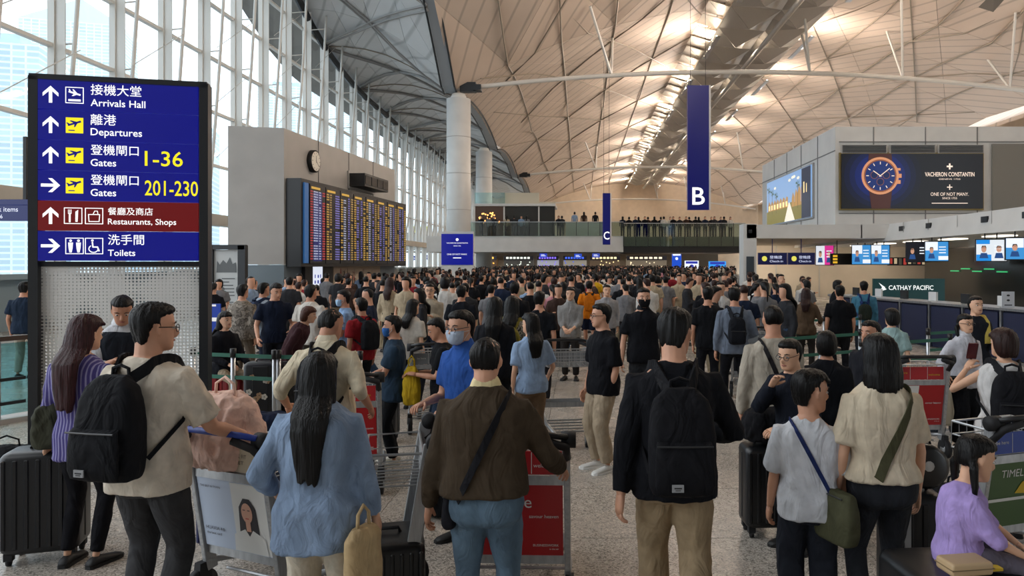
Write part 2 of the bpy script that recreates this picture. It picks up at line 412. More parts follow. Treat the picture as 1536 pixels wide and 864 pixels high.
# transverse ties with V struts
def tiez(x, x0=10.): return 14.2 - .0035 * (x - x0) ** 2
for Y in (1.0, 47, 93, 139):
    if Y < 5: continue
    t = empty('trim_%d' % (1 + int(Y > 50) + int(Y > 100)), kind='structure')
    MB().tube([(x, Y, tiez(x)) for x in [XA + (XB - XA) * k / 24 for k in range(25)]], .15, 8).build('tie', [M_steelw], t, True)
    for x in (2.0, 14.6, 20.5, 27.3):
        for dx, dy in ((-1.4, -3), (.2, 3)):
            xx = x + dx; MB().tube([(x, Y, tiez(x)), (xx, Y + dy, roofz(xx, Y + dy))], .08, 6).build('strut', [M_steelw], t)
    MB().box((XA + .9, Y, 13.2), (1.0, .5, .6)).box((XA + 1.5, Y, 13.15), (.5, .8, .35)).build('lamp_cluster', [M_dark], t)
# roof spine: folded triangular metal panels hung under the apex, with a walkway tube
sp_ = empty('trim_5', kind='structure')
M_spine = mat('spine_metal', '#b4aea6', .4, .35, 'brushed')
M_spine2 = mat('spine_perforated_metal', '#d8cdbb', .3, .5, 'brushed')
ZS = 17.35; SW = 3.0
mbs = MB(); k = 0; y = 12.0; far_s = MB()
while y < 140:
    L_ = 4.0; a = Vector((12 - SW, y, ZS)); b = Vector((12 + SW, y, ZS)); c = Vector((12 + SW, y + L_, ZS)); d = Vector((12 - SW, y + L_, ZS))
    m1 = Vector((12 - SW * .5, y + L_ / 2, ZS - .75)); m2 = Vector((12 + SW * .5, y + L_ / 2, ZS - .75)); e = Vector((12, y, ZS - .25)); g = Vector((12, y + L_, ZS - .25)); h_ = Vector((12, y + L_ / 2, ZS - .1))
    for t in ((a, e, m1), (a, m1, d), (d, m1, g), (e, h_, m1), (h_, g, m1), (e, b, m2), (b, c, m2), (c, g, m2), (e, m2, h_), (h_, m2, g)):
        m = tri_panel(*t, Vector((0, 0, .06)), .985)
        if y < 100: m.build('spine_panel', [M_spine], sp_)
        else: far_s.add(m.v, m.f)
    k += 1; y += L_
tag(far_s.build('spine_panels', [M_spine], sp_), kind='stuff')
mb = MB().cyl((12, 10, ZS - 1.0), (12, 140, ZS - 1.0), .16, 10); mb.build('walkway_duct', [M_spine], sp_, True)
y = 12.0; n_ = 0
M_bulb = emit('lamp_glow', (1, .86, .66), 14)
while y < 120:
    x0, x1 = 7.7, 9.0
    for q in ((Vector((x0, y, 17.75)), Vector((x1, y, ZS)), Vector((x1, y + 2.3, ZS + .15))), (Vector((x0, y, 17.75)), Vector((x1, y + 2.3, ZS + .15)), Vector((x0, y + 2.3, 17.9)))):
        tri_panel(*q, Vector((0, 0, .03)), .97).build('light_shelf_panel', [M_spine2], sp_)
    y += 2.3
for y in UPY:
    for x, s in ((8.9, -1), (15.1, 1)):
        f = empty('uplight', (x, y, 16.75), 0, '%s uplight from the near end on the %s edge of the roof spine' % (['first', 'second', 'third', 'fourth', 'fifth', 'sixth', 'seventh', 'eighth', 'ninth', 'tenth', 'eleventh', 'twelfth'][UPY.index(y)], 'left' if s < 0 else 'right'), 'ceiling light', 'uplights along the roof spine')
        MB().box((.05 * -s, 0, -.02), (.3, 5.2, .05)).build('housing', [M_alu], f)
        mb = MB()
        for q in (-2.3, -1.15, 0, 1.15, 2.3): mb.ell((.0, q, .07), (.07, .07, .05), 8, 4)
        mb.build('lamp_glow', [M_bulb], f)
# ---- glazed left wall
wl = empty('wall_left', kind='structure')
M_pane = glass('window_glass', (.93, .97, .99), .06)
PT = [1.7, 4.1, 6.55, 9.0, 11.45, 13.9, 16.35, 18.8, 21.3]
PYS = [20.6 + 3.1 * k for k in range(33)]
pane = MB().box((0, 1.5, 1.2), (.02, 2.95, 2.3)).mesh('glass_pane', [M_pane])
n_p = 0; farp = MB()
for j, y in enumerate(PYS[:-1]):
    top = eave(y) + .6
    for z in PT:
        if z > top: continue
        if n_p < 290:
            o = bpy.data.objects.new('glass_pane', pane); COL.objects.link(o); o.parent = wl; o.location = (-17, y + .05, z + .07); n_p += 1
        else: farp.box((-17, y + 1.55, z + 1.27), (.02, 2.95, 2.3))
if farp.v: tag(farp.build('glass_panes', [M_pane], wl), kind='stuff')
for j, y in enumerate(PYS):
    h = min(21.3, eave(y) + .4)
    MB().box((-16.9, y, h / 2), (.22, .16, h)).box((-16.65, y, h / 2), (.34, .04, h)).build('mullion', [M_steelw], wl)
    pts = []
    for k in range(9):
        t = k / 8; z = 2.6 + (h - 3.2) * t; pts.append((-16.9 + 1.55 * t ** .8 - .25 * t * t, y + .1, z))
    m = MB().tube(pts, .07, 7)
    for z in PT[1:]:
        if z < h - 1:
            t = (z - 2.6) / (h - 3.2); x = -16.9 + 1.55 * max(0, t) ** .8 - .25 * t * t
            m.cyl((-16.9, y + .05, z), (x, y + .1, z + .1), .03, 5)
    m.build('bowed_strut', [M_steelw], wl, True)
    if j < 32 and j % 2 == 0:
        m = MB()
        for z in PT[2:6]:
            if z < h - 3: m.cyl((-16.2, y, z + .2), (-16.0, y + 3.1, z + 2.3), .018, 4)
        m.build('tie_rod', [M_steelw], wl)
for z in PT[1:]:
    ye = 20.6 + 3.1 * 32
    if z > 15.5: ye = 60
    MB().box((-16.93, (17 + ye) / 2, z), (.2, ye - 17, .12)).build('transom', [M_steelw], wl)
MB().box((-16.9, 68, 1.62), (.5, 100, .16)).box((-17.1, 68, .8), (.12, 100, 1.6)).build('sill_wall', [mat('sill', '#8fa0a8', .5)], wl)
MB().box((-16.7, 60, 4.0), (.6, 86, .5)).build('ledge_beam', [mat('ledge', '#b9b2a6', .5, 0, 'panel')], wl)
# far end wall, right wall and what lies beyond
wb = empty('wall_back', kind='structure')
M_far = mat('far_wall', '#cfbca4', .7, 0, 'panel')
MB().box((8, 150.5, 9), (60, .5, 20)).build('end_wall', [M_far], wb)
wr = empty('wall_right', kind='structure')
MB().box((36.3, 70, 9), (.4, 160, 18)).build('side_wall', [M_far], wr)
MB().box((5, -20, 10), (56, .3, 21)).build('wall_front', [M_grey]).__setitem__('kind', 'structure')
# two round columns
for k, (px, Y) in enumerate(((688, 47), (726, 69))):
    c = empty('column', (PX(px, Y), Y, 0), 0, ['thick white round column nearest the flight board', 'slimmer looking white round column further down the hall'][k], 'column')
    MB().cyl((0, 0, 0), (0, 0, 12.45), .76, 32).build('shaft', [M_white], c, True)
    mb = MB()
    for z in (3.1, 5.4, 7.7, 10.0): mb.cyl((0, 0, z), (0, 0, z + .03), .772, 32)
    mb.build('joint_ring', [M_grey], c, True)
    MB().cyl((0, 0, 12.45), (0, 0, 12.8), .55, 24, .4).build('capital', [M_steelw], c, True)
Y = 45.5                        # blue advertising kiosk in front of the first column
k_ = empty('advertising_totem', (PX(686, Y), Y, 0), 0, 'blue lit advertising totem with white lettering at the foot of the nearest column', 'sign')
MB().box((0, .2, 2.0), (1.95, .4, 4.0)).build('body', [M_white], k_)
MB().box((0, -.02, 2.9), (1.95, .06, 1.9)).build('screen', [emit('totem_blue', '#06108a', .7)], k_)
mb = MB(); T = Matrix.Translation((0, -.06, 0))
mb.disc((0, 3.5), .09, 10, T); text(mb, 'VACHERON CONSTANTIN', 0, 3.25, None, 1.3, T, 'c'); text(mb, 'ONE OF NOT MANY.', 0, 2.55, None, 1.25, T, 'c'); text(mb, 'SINCE 1755', 0, 3.08, None, .45, T, 'c')
mb.rect(-.25, 2.35, .25, 2.4, T); mb.build('lettering', [emit('sign_white', '#ffffff', .9)], k_)
# ---- flight information tower
ang = math.atan2(35.4 - 24.5, -8.87 + 9.8)       # direction of the long face
TW = empty('information_tower', (-9.8, 24.5, 0), ang, 'tall grey freestanding wall block that carries the flight board and the clock', 'wall block')
# local: +x runs along the face, -y faces the hall
Lf = 10.94; Ht = 6.5
pts = [(0, 0), (Lf, 0), (Lf, 1.9), (-.55, 1.62)]
def prism(mb, pts, z0, z1): return mb.loft([[(x, y, z) for x, y in pts] for z in (z0, z1)])
prism(MB(), pts, 1.98, Ht).build('upper_block', [M_grey], TW)
prism(MB(), [(0, .0), (Lf, .0), (Lf, 1.9), (-.55, 1.62)], .0, 1.97).build('lower_block', [mat('blue_grey_panel', '#75838c', .5, 0, 'panel')], TW)
mb = MB()
for x in (2.6, 5.4, 8.1): mb.box((x, -.004, 5.7), (.03, .02, 1.6))
mb.build('panel_joint', [M_dark], TW)
bo = empty('flight_board', tuple(TW.matrix_basis @ Vector((0, 0, 0))) , ang, 'long black flight information board of upright screens full of coloured text rows', 'display board')
bo.location = (-9.8, 24.5, 0)
MB().box((5.55, -.28, 3.38), (10.9, .5, 2.95)).build('housing', [M_black], bo)
MB().box((.42, -.43, 3.38), (.3, .3, 2.7), None).build('blue_side_strip', [emit('board_blue', '#3469a4', .45)], bo)
cols_t = [emit('row_%d' % i, c, .5) for i, c in enumerate(('#c6cde8', '#e8b84a', '#d23a4a', '#8c86e0', '#c9a35a'))]
M_scr = [emit('screen_dark', '#06070f', .5), emit('screen_blue', '#0a1a6a', .5)]
sw = 1.22
for i in range(8):
    x0 = .72 + i * 1.28; T = Matrix.Translation((0, -.56, 0))
    f = MB().box((x0 + sw / 2, -.545, 3.38), (sw, .02, 2.72)).build('screen', [M_scr[0]], bo)
    mb = MB(); T2 = Matrix.Translation((0, -.562, 0))
    mb.mi = 1; mb.rect(x0 + .1, 4.58, x0 + .8, 4.66, T2)
    if i == 0: mb.mi = 5; mb.rect(x0 + .26, 2.1, x0 + .95, 4.5, Matrix.Translation((0, -.558, 0)))
    rnd = random.Random(i)
    for r in range(27):
        z = 4.47 - r * .089
        segs = [(.03, .22, 2 if i == 0 else 1), (.28, .62 if i < 2 else .5, 0 if i % 2 == 0 else 3), (.7, .86, 3 if i else 0), (.98, 1.2, 2 if i == 0 else (1 if i % 2 else 4))]
        if i == 1: segs = [(.06, .25, 1), (.34, .48, 4), (.8, 1.18, 3)]
        for a, b, c in segs:
            if rnd.random() < .93:
                x = x0 + a
                while x < x0 + b - .02:
                    w_ = rnd.uniform(.03, .09); w_ = min(w_, x0 + b - x); mb.mi = c; mb.rect(x, z, x + w_, z + .045, T2); x += w_ + .016
    o = mb.build('text_rows', cols_t + [M_scr[1]], f); o['kind'] = 'stuff'
ck = empty('wall_clock', (0, 0, 0), ang, 'round white analogue clock with a black rim above the flight board', 'clock')
def on_tower(o, x, y, z): o.location = Vector((-9.8, 24.5, 0)) + Matrix.Rotation(ang, 3, 'Z') @ Vector((x, y, z))
on_tower(ck, 2.05, 0, 5.68)
CR = .40
mb = MB().cyl((0, -.01, 0), (0, -.16, 0), CR, 32); mb.build('rim', [M_black], ck, True)
MB().cyl((0, -.15, 0), (0, -.17, 0), CR * .87, 32).build('dial', [mat('clock_face', '#e9e4d8', .4)], ck)
mb = MB()
for k in range(12):
    T = Matrix.Translation((0, -.175, 0)) @ Matrix.Rotation(k * pi / 6, 4, 'Y'); mb.rect(-.012, .26, .012, .32, T)
mb.build('hour_marks', [M_black], ck)
mb = MB()
for a, l, w in ((radians := 0.0, .2, .03), (2.2, .29, .02)):
    T = Matrix.Translation((0, -.178, 0)) @ Matrix.Rotation(a, 4, 'Y'); mb.rect(-w / 2, -.05, w / 2, l, T)
mb.build('hands', [M_black], ck)
db = empty('display_box', (0, 0, 0), ang, 'black projecting display box with four blank windows beside the clock', 'display'); on_tower(db, 5.3, 0, 5.1)
MB().box((1.4, -.35, .3), (2.75, .7, .52)).build('housing', [M_black], db)
for k in range(4): MB().box((.38 + k * .68, -.705, .3), (.58, .02, .36)).build('screen', [mat('screen_off', '#0b0c10', .15)], db)
MB().box((1.4, -.03, .3), (2.9, .06, .7)).build('bracket', [M_grey], db)
lp = empty('lit_poster_panel', (0, 0, 0), ang, 'tall lit white poster with blue print under the flight board', 'poster'); on_tower(lp, 2.1, -.05, 0)
MB().box((-.6, -.05, 1), (.6, .12, 2)).box((.95, -.05, 1), (.9, .12, 2)).build('pier', [M_dark], lp)
MB().box((.1, -.06, 1.0), (.8, .1, 1.9)).build('panel', [emit('poster_lit', '#e3e9f8', .8)], lp)
mb = MB(); T = Matrix.Translation((0, -.12, 0)); rnd = random.Random(3)
for r in range(7): 
    for c in range(3): mb.rect(-.2 + c * .22 + rnd.random() * .05, .3 + r * .2, -.1 + c * .22 + rnd.random() * .06, .38 + r * .2 + rnd.random() * .05, T)
mb.build('print', [emit('poster_blue', '#3a49b0', .5)], lp)
mu = empty('mural_panel', (0, 0, 0), ang, 'beige mural panel with small red and black drawings behind the queue', 'mural'); on_tower(mu, 3.6, -.06, 0)
MB().box((2.6, -.02, 1.02), (5.0, .05, 1.9)).build('panel', [mat('mural_beige', '#b9aa98', .6, 0, 'panel')], mu)
mb = MB(); T = Matrix.Translation((0, -.05, 0)); rnd = random.Random(8)
for r in range(16):
    x, z = .4 + rnd.random() * 4.2, .5 + rnd.random(); w = .1 + rnd.random() * .2; mb.mi = rnd.choice((0, 1, 1))
    mb.poly([(x, z), (x + w, z), (x + w * .6, z + .35), (x + w * .3, z + .4)], T)
for r in range(18):
    x, z = .4 + rnd.random() * 4.2, .5 + rnd.random() * 1.1; mb.mi = 1; mb.line([(x, z), (x + .1, z + .2), (x + .25, z + .1), (x + .3, z + .3)], .02, T)
mb.build('drawings', [mat('red_print', '#8c2f31', .6), mat('dark_print', '#4a3f38', .6)], mu)
# white poster boards left of the tower
Y = 22.0
pb = empty('poster_screen', (PX(340, Y), Y, 0), 0, 'dark framed screen with a faded grey and white poster left of the flight tower', 'poster')
MB().box((-.55, 0, 1.25), (.35, .2, 2.6)).box((.48, 0, 1.25), (.22, .2, 2.6)).box((-.03, 0, 2.5), (1.2, .2, .14)).build('frame', [M_dark], pb)
MB().box((.0, .03, 1.2), (.8, .06, 2.45)).build('panel', [mat('poster_white', '#b9bcbc', .5)], pb)
mb = MB(); T = Matrix.Translation((0, -.01, 0)); rnd = random.Random(6)
mb.poly([(-.3, 1.75), (.3, 1.75), (.28, 2.05), (.18, 2.0), (.1, 2.2), (0, 2.02), (-.1, 2.12), (-.2, 1.98), (-.28, 2.1)], T)
for r in range(9): mb.rect(-.3 + rnd.random() * .2, 1.55 - r * .1, rnd.random() * .3, 1.58 - r * .1, T)
text(mb, '15', -.25, 1.2, .18, None, T)
mb.build('print', [mat('grey_print', '#5e6264', .6)], pb)
hb = empty('safety_notice', (PX(315, 11.6), 11.6, 0), 0, 'blue notice board with white arrow signs behind the seated woman', 'sign')
MB().box((0, .03, 1.1), (.3, .03, .55)).build('board', [emit('notice_blue', '#0d3fb0', .35)], hb)
mb = MB(); T = Matrix.Translation((0, .01, 0))
mb.line([(-.08, 1.35), (.08, 1.35)], .03, T); mb.line([(0, 1.35), (0, 1.44)], .03, T); mb.line([(-.08, 1.35), (-.08, 1.4)], .02, T); mb.rect(-.1, 1.1, .1, 1.16, T); mb.rect(-.1, 1.0, .02, 1.04, T)
mb.build('symbols', [emit('notice_white', '#ffffff', .5)], hb)
MB().box((0, .055, .5), (.05, .02, 1.0)).box((0, .05, .01), (.3, .2, .02)).build('stand', [M_dark], hb)
# ---- big direction sign
SX0, SY0, SX1, SY1 = -5.43, 7.3, -3.86, 7.66
sa = math.atan2(SY1 - SY0, SX1 - SX0); SL = sqrt((SX1 - SX0) ** 2 + (SY1 - SY0) ** 2)
sg = empty('direction_sign', (SX0, SY0, 0), sa, 'tall dark framed direction sign with blue and red rows and yellow gate numbers', 'sign')
def SU(px): return (px - 45) / 260 * SL
Zt, Zb = 3.83, 2.03
MB().box((.035, .06, 1.93), (.085, .16, 3.86)).build('post', [M_dark], sg)
MB().box((SL - .03, .06, 1.93), (.085, .16, 3.86)).build('post', [M_dark], sg)
MB().box((SL / 2, .06, Zt + .02), (SL, .16, .06)).build('top_frame', [M_dark], sg)
MB().box((SL / 2, .08, Zb - .03), (SL - .1, .1, .05)).build('cross_frame', [M_dark], sg)
MB().box((SL / 2, .1, .12), (SL - .1, .1, .2)).build('base_frame', [M_dark], sg)
MB().box((SL / 2, .06, 1.1), (SL - .14, .012, 1.78)).build('perforated_panel', [perforated('perforated_white_metal')], sg)
M_sb = emit('sign_blue', '#020a94', .45); M_sr = emit('sign_red', '#6d060b', .6); M_sw = emit('sign_letter_white', '#ffffff', .95)
M_sy = emit('sign_yellow', '#f2e21a', .9)
rh = (Zt - Zb) / 6
rows = [('up', 'arr', '接機大堂', 'Arrivals Hall', None), ('up', 'dep', '離港', 'Departures', None), ('up', 'dep', '登機閘口', 'Gates', '1-36'),
        ('right', 'dep', '登機閘口', 'Gates', '201-230'), ('up', 'shop', '餐廳及商店', 'Restaurants, Shops', None), ('right', 'wc', '洗手間', 'Toilets', None)]
def arrow(mb, x, z, s, right, T):
    A = T @ Matrix.Translation((x, 0, z)) @ (Matrix.Rotation(pi / 2, 4, 'Y') if right else Matrix.Identity(4))
    w = s * .2; mb.line([(0, -s * .5), (0, s * .36)], w, A)
    mb.poly([(0, s * .56), (-s * .46, s * .1), (-s * .46, s * -.14), (0, s * .30), (s * .46, -s * .14), (s * .46, s * .1)], A)
def plane_icon(mb, x, z, s, T, up=True):
    A = T @ Matrix.Translation((x, 0, z)) @ Matrix.Rotation(-.35 if up else .3, 4, 'Y')
    mb.line([(-s * .36, 0), (s * .36, 0)], s * .12, A)
    mb.poly([(-s * .02, s * .02), (-s * .22, s * .24), (-s * .12, s * .24), (s * .2, s * .03)], A)
    mb.poly([(s * .0, -.02 * s), (-s * .12, -s * .24), (-s * .02, -s * .22), (s * .2, -s * .02)], A)
    mb.poly([(-s * .36, s * .02), (-s * .44, s * .18), (-s * .36, s * .18), (-s * .25, s * .04)], A)
def outline(mb, x, z, s, T, w=.008):
    h = s / 2; mb.line([(x - h, z - h), (x + h, z - h), (x + h, z + h), (x - h, z + h), (x - h, z - h)], w, T)
for i, (ar, ic, zh, en, num) in enumerate(rows):
    zc = Zt - rh * (i + .5); T = Matrix.Translation((0, -.04, 0))
    p = MB().box((SL / 2, .03, zc), (SL - .16, .1, rh - .006)).build('sign_row', [M_sr if i == 4 else M_sb], sg)
    T = Matrix.Translation((0, -.0235, 0)); mb = MB(); s = .155
    arrow(mb, SU(76), zc, .15, ar == 'right', T)
    T3 = Matrix.Translation((0, -.026, 0))
    if ic == 'dep':
        mb.mi = 1; mb.rect(SU(110) - s / 2, zc - s / 2, SU(110) + s / 2, zc + s / 2, T); mb.mi = 2; plane_icon(mb, SU(110), zc + .02, s, T3); mb.line([(SU(110) - .05, zc - .05), (SU(110), zc - .05)], .01, T3)
    elif ic == 'arr':
        outline(mb, SU(110), zc, s, T); plane_icon(mb, SU(110), zc + .02, s * .9, T, False); mb.rect(SU(110) - .055, zc - .06, SU(110) + .055, zc - .04, T)
    elif ic == 'shop':
        x = SU(108); outline(mb, x, zc, s, T)
        for q in (-.012, 0, .012): mb.line([(x - .03 + q, zc + .06), (x - .03 + q, zc + .02)], .006, T)
        mb.line([(x - .03, zc + .02), (x - .03, zc - .06)], .016, T); mb.poly([(x + .02, zc - .06), (x + .04, zc - .06), (x + .045, zc + .06), (x + .02, zc + .04)], T)
        x = SU(138); outline(mb, x, zc, s, T); mb.line([(x - .045, zc - .055), (x + .045, zc - .055), (x + .05, zc + .015), (x - .05, zc + .015), (x - .045, zc - .055)], .008, T)
        mb.line([(x - .01, zc + .015), (x + .005, zc + .05), (x + .03, zc + .05), (x + .035, zc + .015)], .007, T)
    else:
        x = SU(110); outline(mb, x, zc, s, T)
        for q in (-.035, .035):
            mb.disc((x + q, zc + .052), .013, 10, T); mb.poly([(x + q - .022, zc + .034), (x + q - .018, zc - .02), (x + q - .01, zc - .065), (x + q + .01, zc - .065), (x + q + .018, zc - .02), (x + q + .022, zc + .034)], T)
        x = SU(138); outline(mb, x, zc, s, T); mb.disc((x - .015, zc + .055), .012, 10, T)
        mb.line([(x - .015, zc + .035), (x - .01, zc - .01), (x + .03, zc - .01), (x + .045, zc - .05)], .013, T)
        mb.line([(x - .005 + .042 * cos(a), zc - .028 + .036 * sin(a)) for a in [2.2 + k * .5 for k in range(9)]], .009, T)
    xt = SU(158 if i > 3 else 133); mb.mi = 0
    wz = {0: 74, 1: 37, 2: 70, 3: 70, 4: 66, 5: 53}[i]; we = {0: 80, 1: 75, 2: 37, 3: 37, 4: 101, 5: 40}[i]
    text(mb, zh, xt, zc + .012, None, SU(45 + wz), T, bold=.004); text(mb, en, xt, zc - .1 if en not in ('Departures',) else zc - .115, None, SU(45 + we), T, bold=.008)
    if num: mb.mi = 1; text(mb, num, SU(212), zc - .085, .155, SU(45 + (57 if i == 2 else 80)), T, bold=.008)
    mb.build('lettering', [M_sw, M_sy, M_sb], p)
# ---- hanging banners
for Y, x0, x1, yt, yb, ch, lh in ((42, 1031, 1063, 129, 315, 'B', 26), (56, 904, 915.5, 290, 367, 'C', 12)):
    b = empty('hanging_banner', (PX((x0 + x1) / 2, Y), Y, PZ(yb, Y)), 0, 'tall blue hanging banner with a white letter ' + ch + (', the larger and nearer one' if ch == 'B' else ', the smaller and farther one'), 'banner')
    w = (x1 - x0) * Y / FPX; h = (yb - yt) * Y / FPX
    MB().box((0, 0, h / 2), (w, .35, h)).build('panel', [emit('banner_blue', '#020f74', .33)], b)
    MB().box((w / 2 + .04, 0, h / 2), (.1, .38, h)).build('edge_strip', [M_white], b)
    mb = MB(); text(mb, ch, 0, 7.5 * Y / FPX, lh * Y / FPX, lh * .72 * Y / FPX, Matrix.Translation((0, -.2, 0)), 'c', bold=.01); mb.build('letter', [emit('banner_white', '#ffffff', .95)], b)
    mb = MB()
    for q in (-w * .35, w * .35): mb.cyl((q, 0, h), (q, 0, roofz(PX((x0 + x1) / 2, Y), Y) - PZ(yb, Y)), .012, 4)
    mb.build('hanger', [M_dark], b)
# ================================================================== upper building block on the right
ub = empty('wall_block', kind='structure')
C0 = (10.4, 30.0); C1 = (10.35, 42.0)
MB().box((10.35 + 7.0, 36, (3.6 + 7.57) / 2), (14.0, 12, 3.97)).build('upper_storey', [M_white], ub)
mb = MB()
for x in (11.9, 14.0, 16.1, 18.2): mb.box((x, 29.99, 5.6), (.04, .03, 3.9))
for z in (6.95, 4.05): mb.box((15.5, 29.99, z), (10, .03, .04))
for y in (32.2, 34.6, 37, 39.4): mb.box((10.34, y, 5.6), (.03, .04, 3.9))
mb.box((10.34, 36, 6.6), (.03, 12, .04)); mb.build('panel_joint', [mat('joint', '#7c7c7c', .6)], ub)
MB().box((18.6, 29.9, 5.4), (3.9, .1, 2.9)).build('recess_panel', [mat('recess_grey', '#77756f', .6)], ub)
Y = 29.9
gr_ = empty('air_grille', (PX(1368, Y), Y, PZ(230, Y)), 0, 'row of long dark air grilles above the watch advertisement', 'grille')
for k in range(3):
    w = 1.85; x = -1.95 + k * 1.95
    MB().box((x, -.03, .17), (w, .05, .34)).build('frame', [M_grey], gr_)
    mb = MB()
    for q in range(5): mb.box((x, -.075, .05 + q * .06), (w - .1, .04, .025))
    mb.build('slat', [M_dark], gr_)
# watch advertisement
ad = empty('watch_advertisement', (PX(1368.5, 29.8), 29.85, PZ(313, 29.85)), 0, 'wide black lit advertisement with a gold wristwatch on deep blue', 'advertising screen')
aw = 212 * 29.85 / FPX; ah = 82 * 29.85 / FPX; U = 29.85 / FPX
MB().box((0, .06, ah / 2), (aw + .12, .1, ah + .12)).build('frame', [mat('gold_frame', '#8c7a4e', .4, .6)], ad)
MB().box((0, -.02, ah / 2), (aw, .08, ah)).build('screen', [emit('screen_black', '#0b0c12', .8)], ad)
wc = ((1320 - 1368.5) * U, (313 - 264) * U)
mb = MB(); T = lambda d: Matrix.Translation((0, -.062 - d * .004, 0))
for k in range(7):             # print: soft blue field in steps
    mb.mi = k; s = 1 - k * .13
    x0 = max(-aw / 2, wc[0] - 55 * U * s); x1 = wc[0] + 62 * U * s; mb.mi = k
    mb.poly([(min(x1, max(-aw / 2, wc[0] + (62 * U * s) * cos(a))), min(ah, max(0, wc[1] + 50 * U * s * 1.1 * sin(a)))) for a in [2 * pi * q / 36 for q in range(36)]], T(k * .3))
mb.build('blue_field', [emit('adblue%d' % k, c, .8) for k, c in enumerate(('#070b1c', '#08102e', '#081542', '#091c5c', '#0a2676', '#0c2f8c', '#0e389c'))], ad)
mb = MB()
mb.mi = 0; mb.poly([(wc[0] - 17 * U, ah), (wc[0] + 17 * U, ah), (wc[0] + 20 * U, wc[1]), (wc[0] + 15 * U, 0), (wc[0] - 13 * U, 0), (wc[0] - 20 * U, wc[1])][::-1], T(3))
mb.mi = 1; mb.disc(wc, 28 * U, 40, T(4)); 
for s_ in (-1, 1): mb.rect(wc[0] + 24 * U, wc[1] + s_ * 10 * U - 2 * U, wc[0] + 30.5 * U, wc[1] + s_ * 9 * U + 2.5 * U, T(4))
mb.rect(wc[0] + 26 * U, wc[1] - 3 * U, wc[0] + 32 * U, wc[1] + 3 * U, T(4))
mb.mi = 2; mb.disc(wc, 24.5 * U, 40, T(4.5)); mb.mi = 3; mb.disc(wc, 22.5 * U, 40, T(5))
mb.mi = 4
for k in range(12): mb.rect(-.5 * U, 17 * U, .7 * U, 21 * U, Matrix.Translation((wc[0], -.085, wc[1])) @ Matrix.Rotation(k * pi / 6, 4, 'Y'))
for dx, dz in ((-9, 1), (9, 1), (0, -9)):
    mb.mi = 2; mb.disc((wc[0] + dx * U, wc[1] + dz * U), 5.6 * U, 20, T(5.5)); mb.mi = 5; mb.disc((wc[0] + dx * U, wc[1] + dz * U), 4.9 * U, 20, T(5.7))
mb.mi = 4
for a, l in ((-.95, 13), (.9, 18)): mb.rect(-.6 * U, -2 * U, .6 * U, l * U, Matrix.Translation((wc[0], -.088, wc[1])) @ Matrix.Rotation(a, 4, 'Y'))
mb.build('watch_picture', [emit('strap_brown', '#44221c', .8), emit('rose_gold', '#c98a63', .9), emit('gold_dark', '#8a5136', .8), emit('dial_blue', '#122a66', .8), emit('mark_gold', '#f0d9c2', .9), emit('dial_dark', '#0c1f4e', .8)], ad)
mb = MB(); cx = (1424 - 1368.5) * U
for a in (0, pi / 2): mb.rect(-4.5 * U, -1.2 * U, 4.5 * U, 1.2 * U, Matrix.Translation((cx, -.075, (313 - 250) * U)) @ Matrix.Rotation(a, 4, 'Y'))
text(mb, 'VACHERON CONSTANTIN', cx, (313 - 265) * U, 6.5 * U, 74 * U, T(3), 'c', bold=.01); text(mb, 'GENÈVE 1755', cx, (313 - 270) * U, 2.6 * U, 32 * U, T(3), 'c')
for a in (0, pi / 2): mb.rect(-4 * U, -.7 * U, 4 * U, .7 * U, Matrix.Translation((cx, -.075, (313 - 281) * U)) @ Matrix.Rotation(a, 4, 'Y'))
text(mb, 'ONE OF NOT MANY.', cx, (313 - 294) * U, 5 * U, 57 * U, T(3), 'c'); text(mb, 'SINCE 1755', cx, (313 - 299) * U, 3 * U, 22 * U, T(3), 'c')
mb.rect(cx - 27 * U, (313 - 305.5) * U, cx + 27 * U, (313 - 304.5) * U, T(3))
mb.build('lettering', [emit('ad_letter', '#f3dccb', .95)], ad)
# landscape advertisement on the flank (faces -X)
fa = empty('resort_advertisement', (10.3, 36.4, 4.05), -pi / 2, 'bright lit advertisement of palm trees, pavilions and blue sky on the flank wall', 'advertising screen')
# local x runs toward -Y (nearer), faces -X
# px 1157 -> Y 40.5 ; px 1225 -> Y 32.7
MB().box((-.2, .02, 1.2), (7.9, .1, 2.45)).build('frame', [M_grey], fa)
MB().box((-.2, -.05, 1.2), (7.7, .06, 2.3)).build('screen', [emit('ad_sky', '#86a9d4', .8)], fa)
mb = MB(); rnd = random.Random(5); F = lambda d: Matrix.Translation((0, -.082 - d * .004, 0))
xl, xr = -4.05, 3.65
mb.mi = 0; mb.poly([(xl, .05), (xr, .05), (xr, .75), (0.6, .95), (xl, .75)], F(0))
mb.mi = 1; mb.poly([(-.6, .05), (1.2, .05), (.35, .95), (.15, .95)], F(1))
for k in range(7):
    x = xl + .3 + k * .55; mb.mi = 2; mb.poly([(x, .75), (x + .5, .75), (x + .5, 1.1 + .02 * k), (x + .25, 1.3), (x, 1.1)], F(1)); mb.mi = 3; mb.rect(x + .1, .8, x + .4, 1.05, F(2))
for k in range(5):
    x = .7 + k * .5; mb.mi = 2; mb.poly([(x, .7), (x + .45, .7), (x + .45, 1.15 + .12 * k), (x + .2, 1.4 + .12 * k), (x, 1.1 + .12 * k)], F(1))
for k, (x, z) in enumerate(((-3.6, 1.9), (-2.9, 1.7), (-2.1, 1.5), (1.7, 1.7))):
    mb.mi = 4; mb.line([(x, .6), (x, z)], .05, F(3)); mb.mi = 5
    for a in range(8): mb.poly([(x, z), (x + .32 * cos(a * .8), z + .22 * sin(a * .8)), (x + .4 * cos(a * .8 + .2), z + .1 * sin(a * .8 + .2))], F(3))
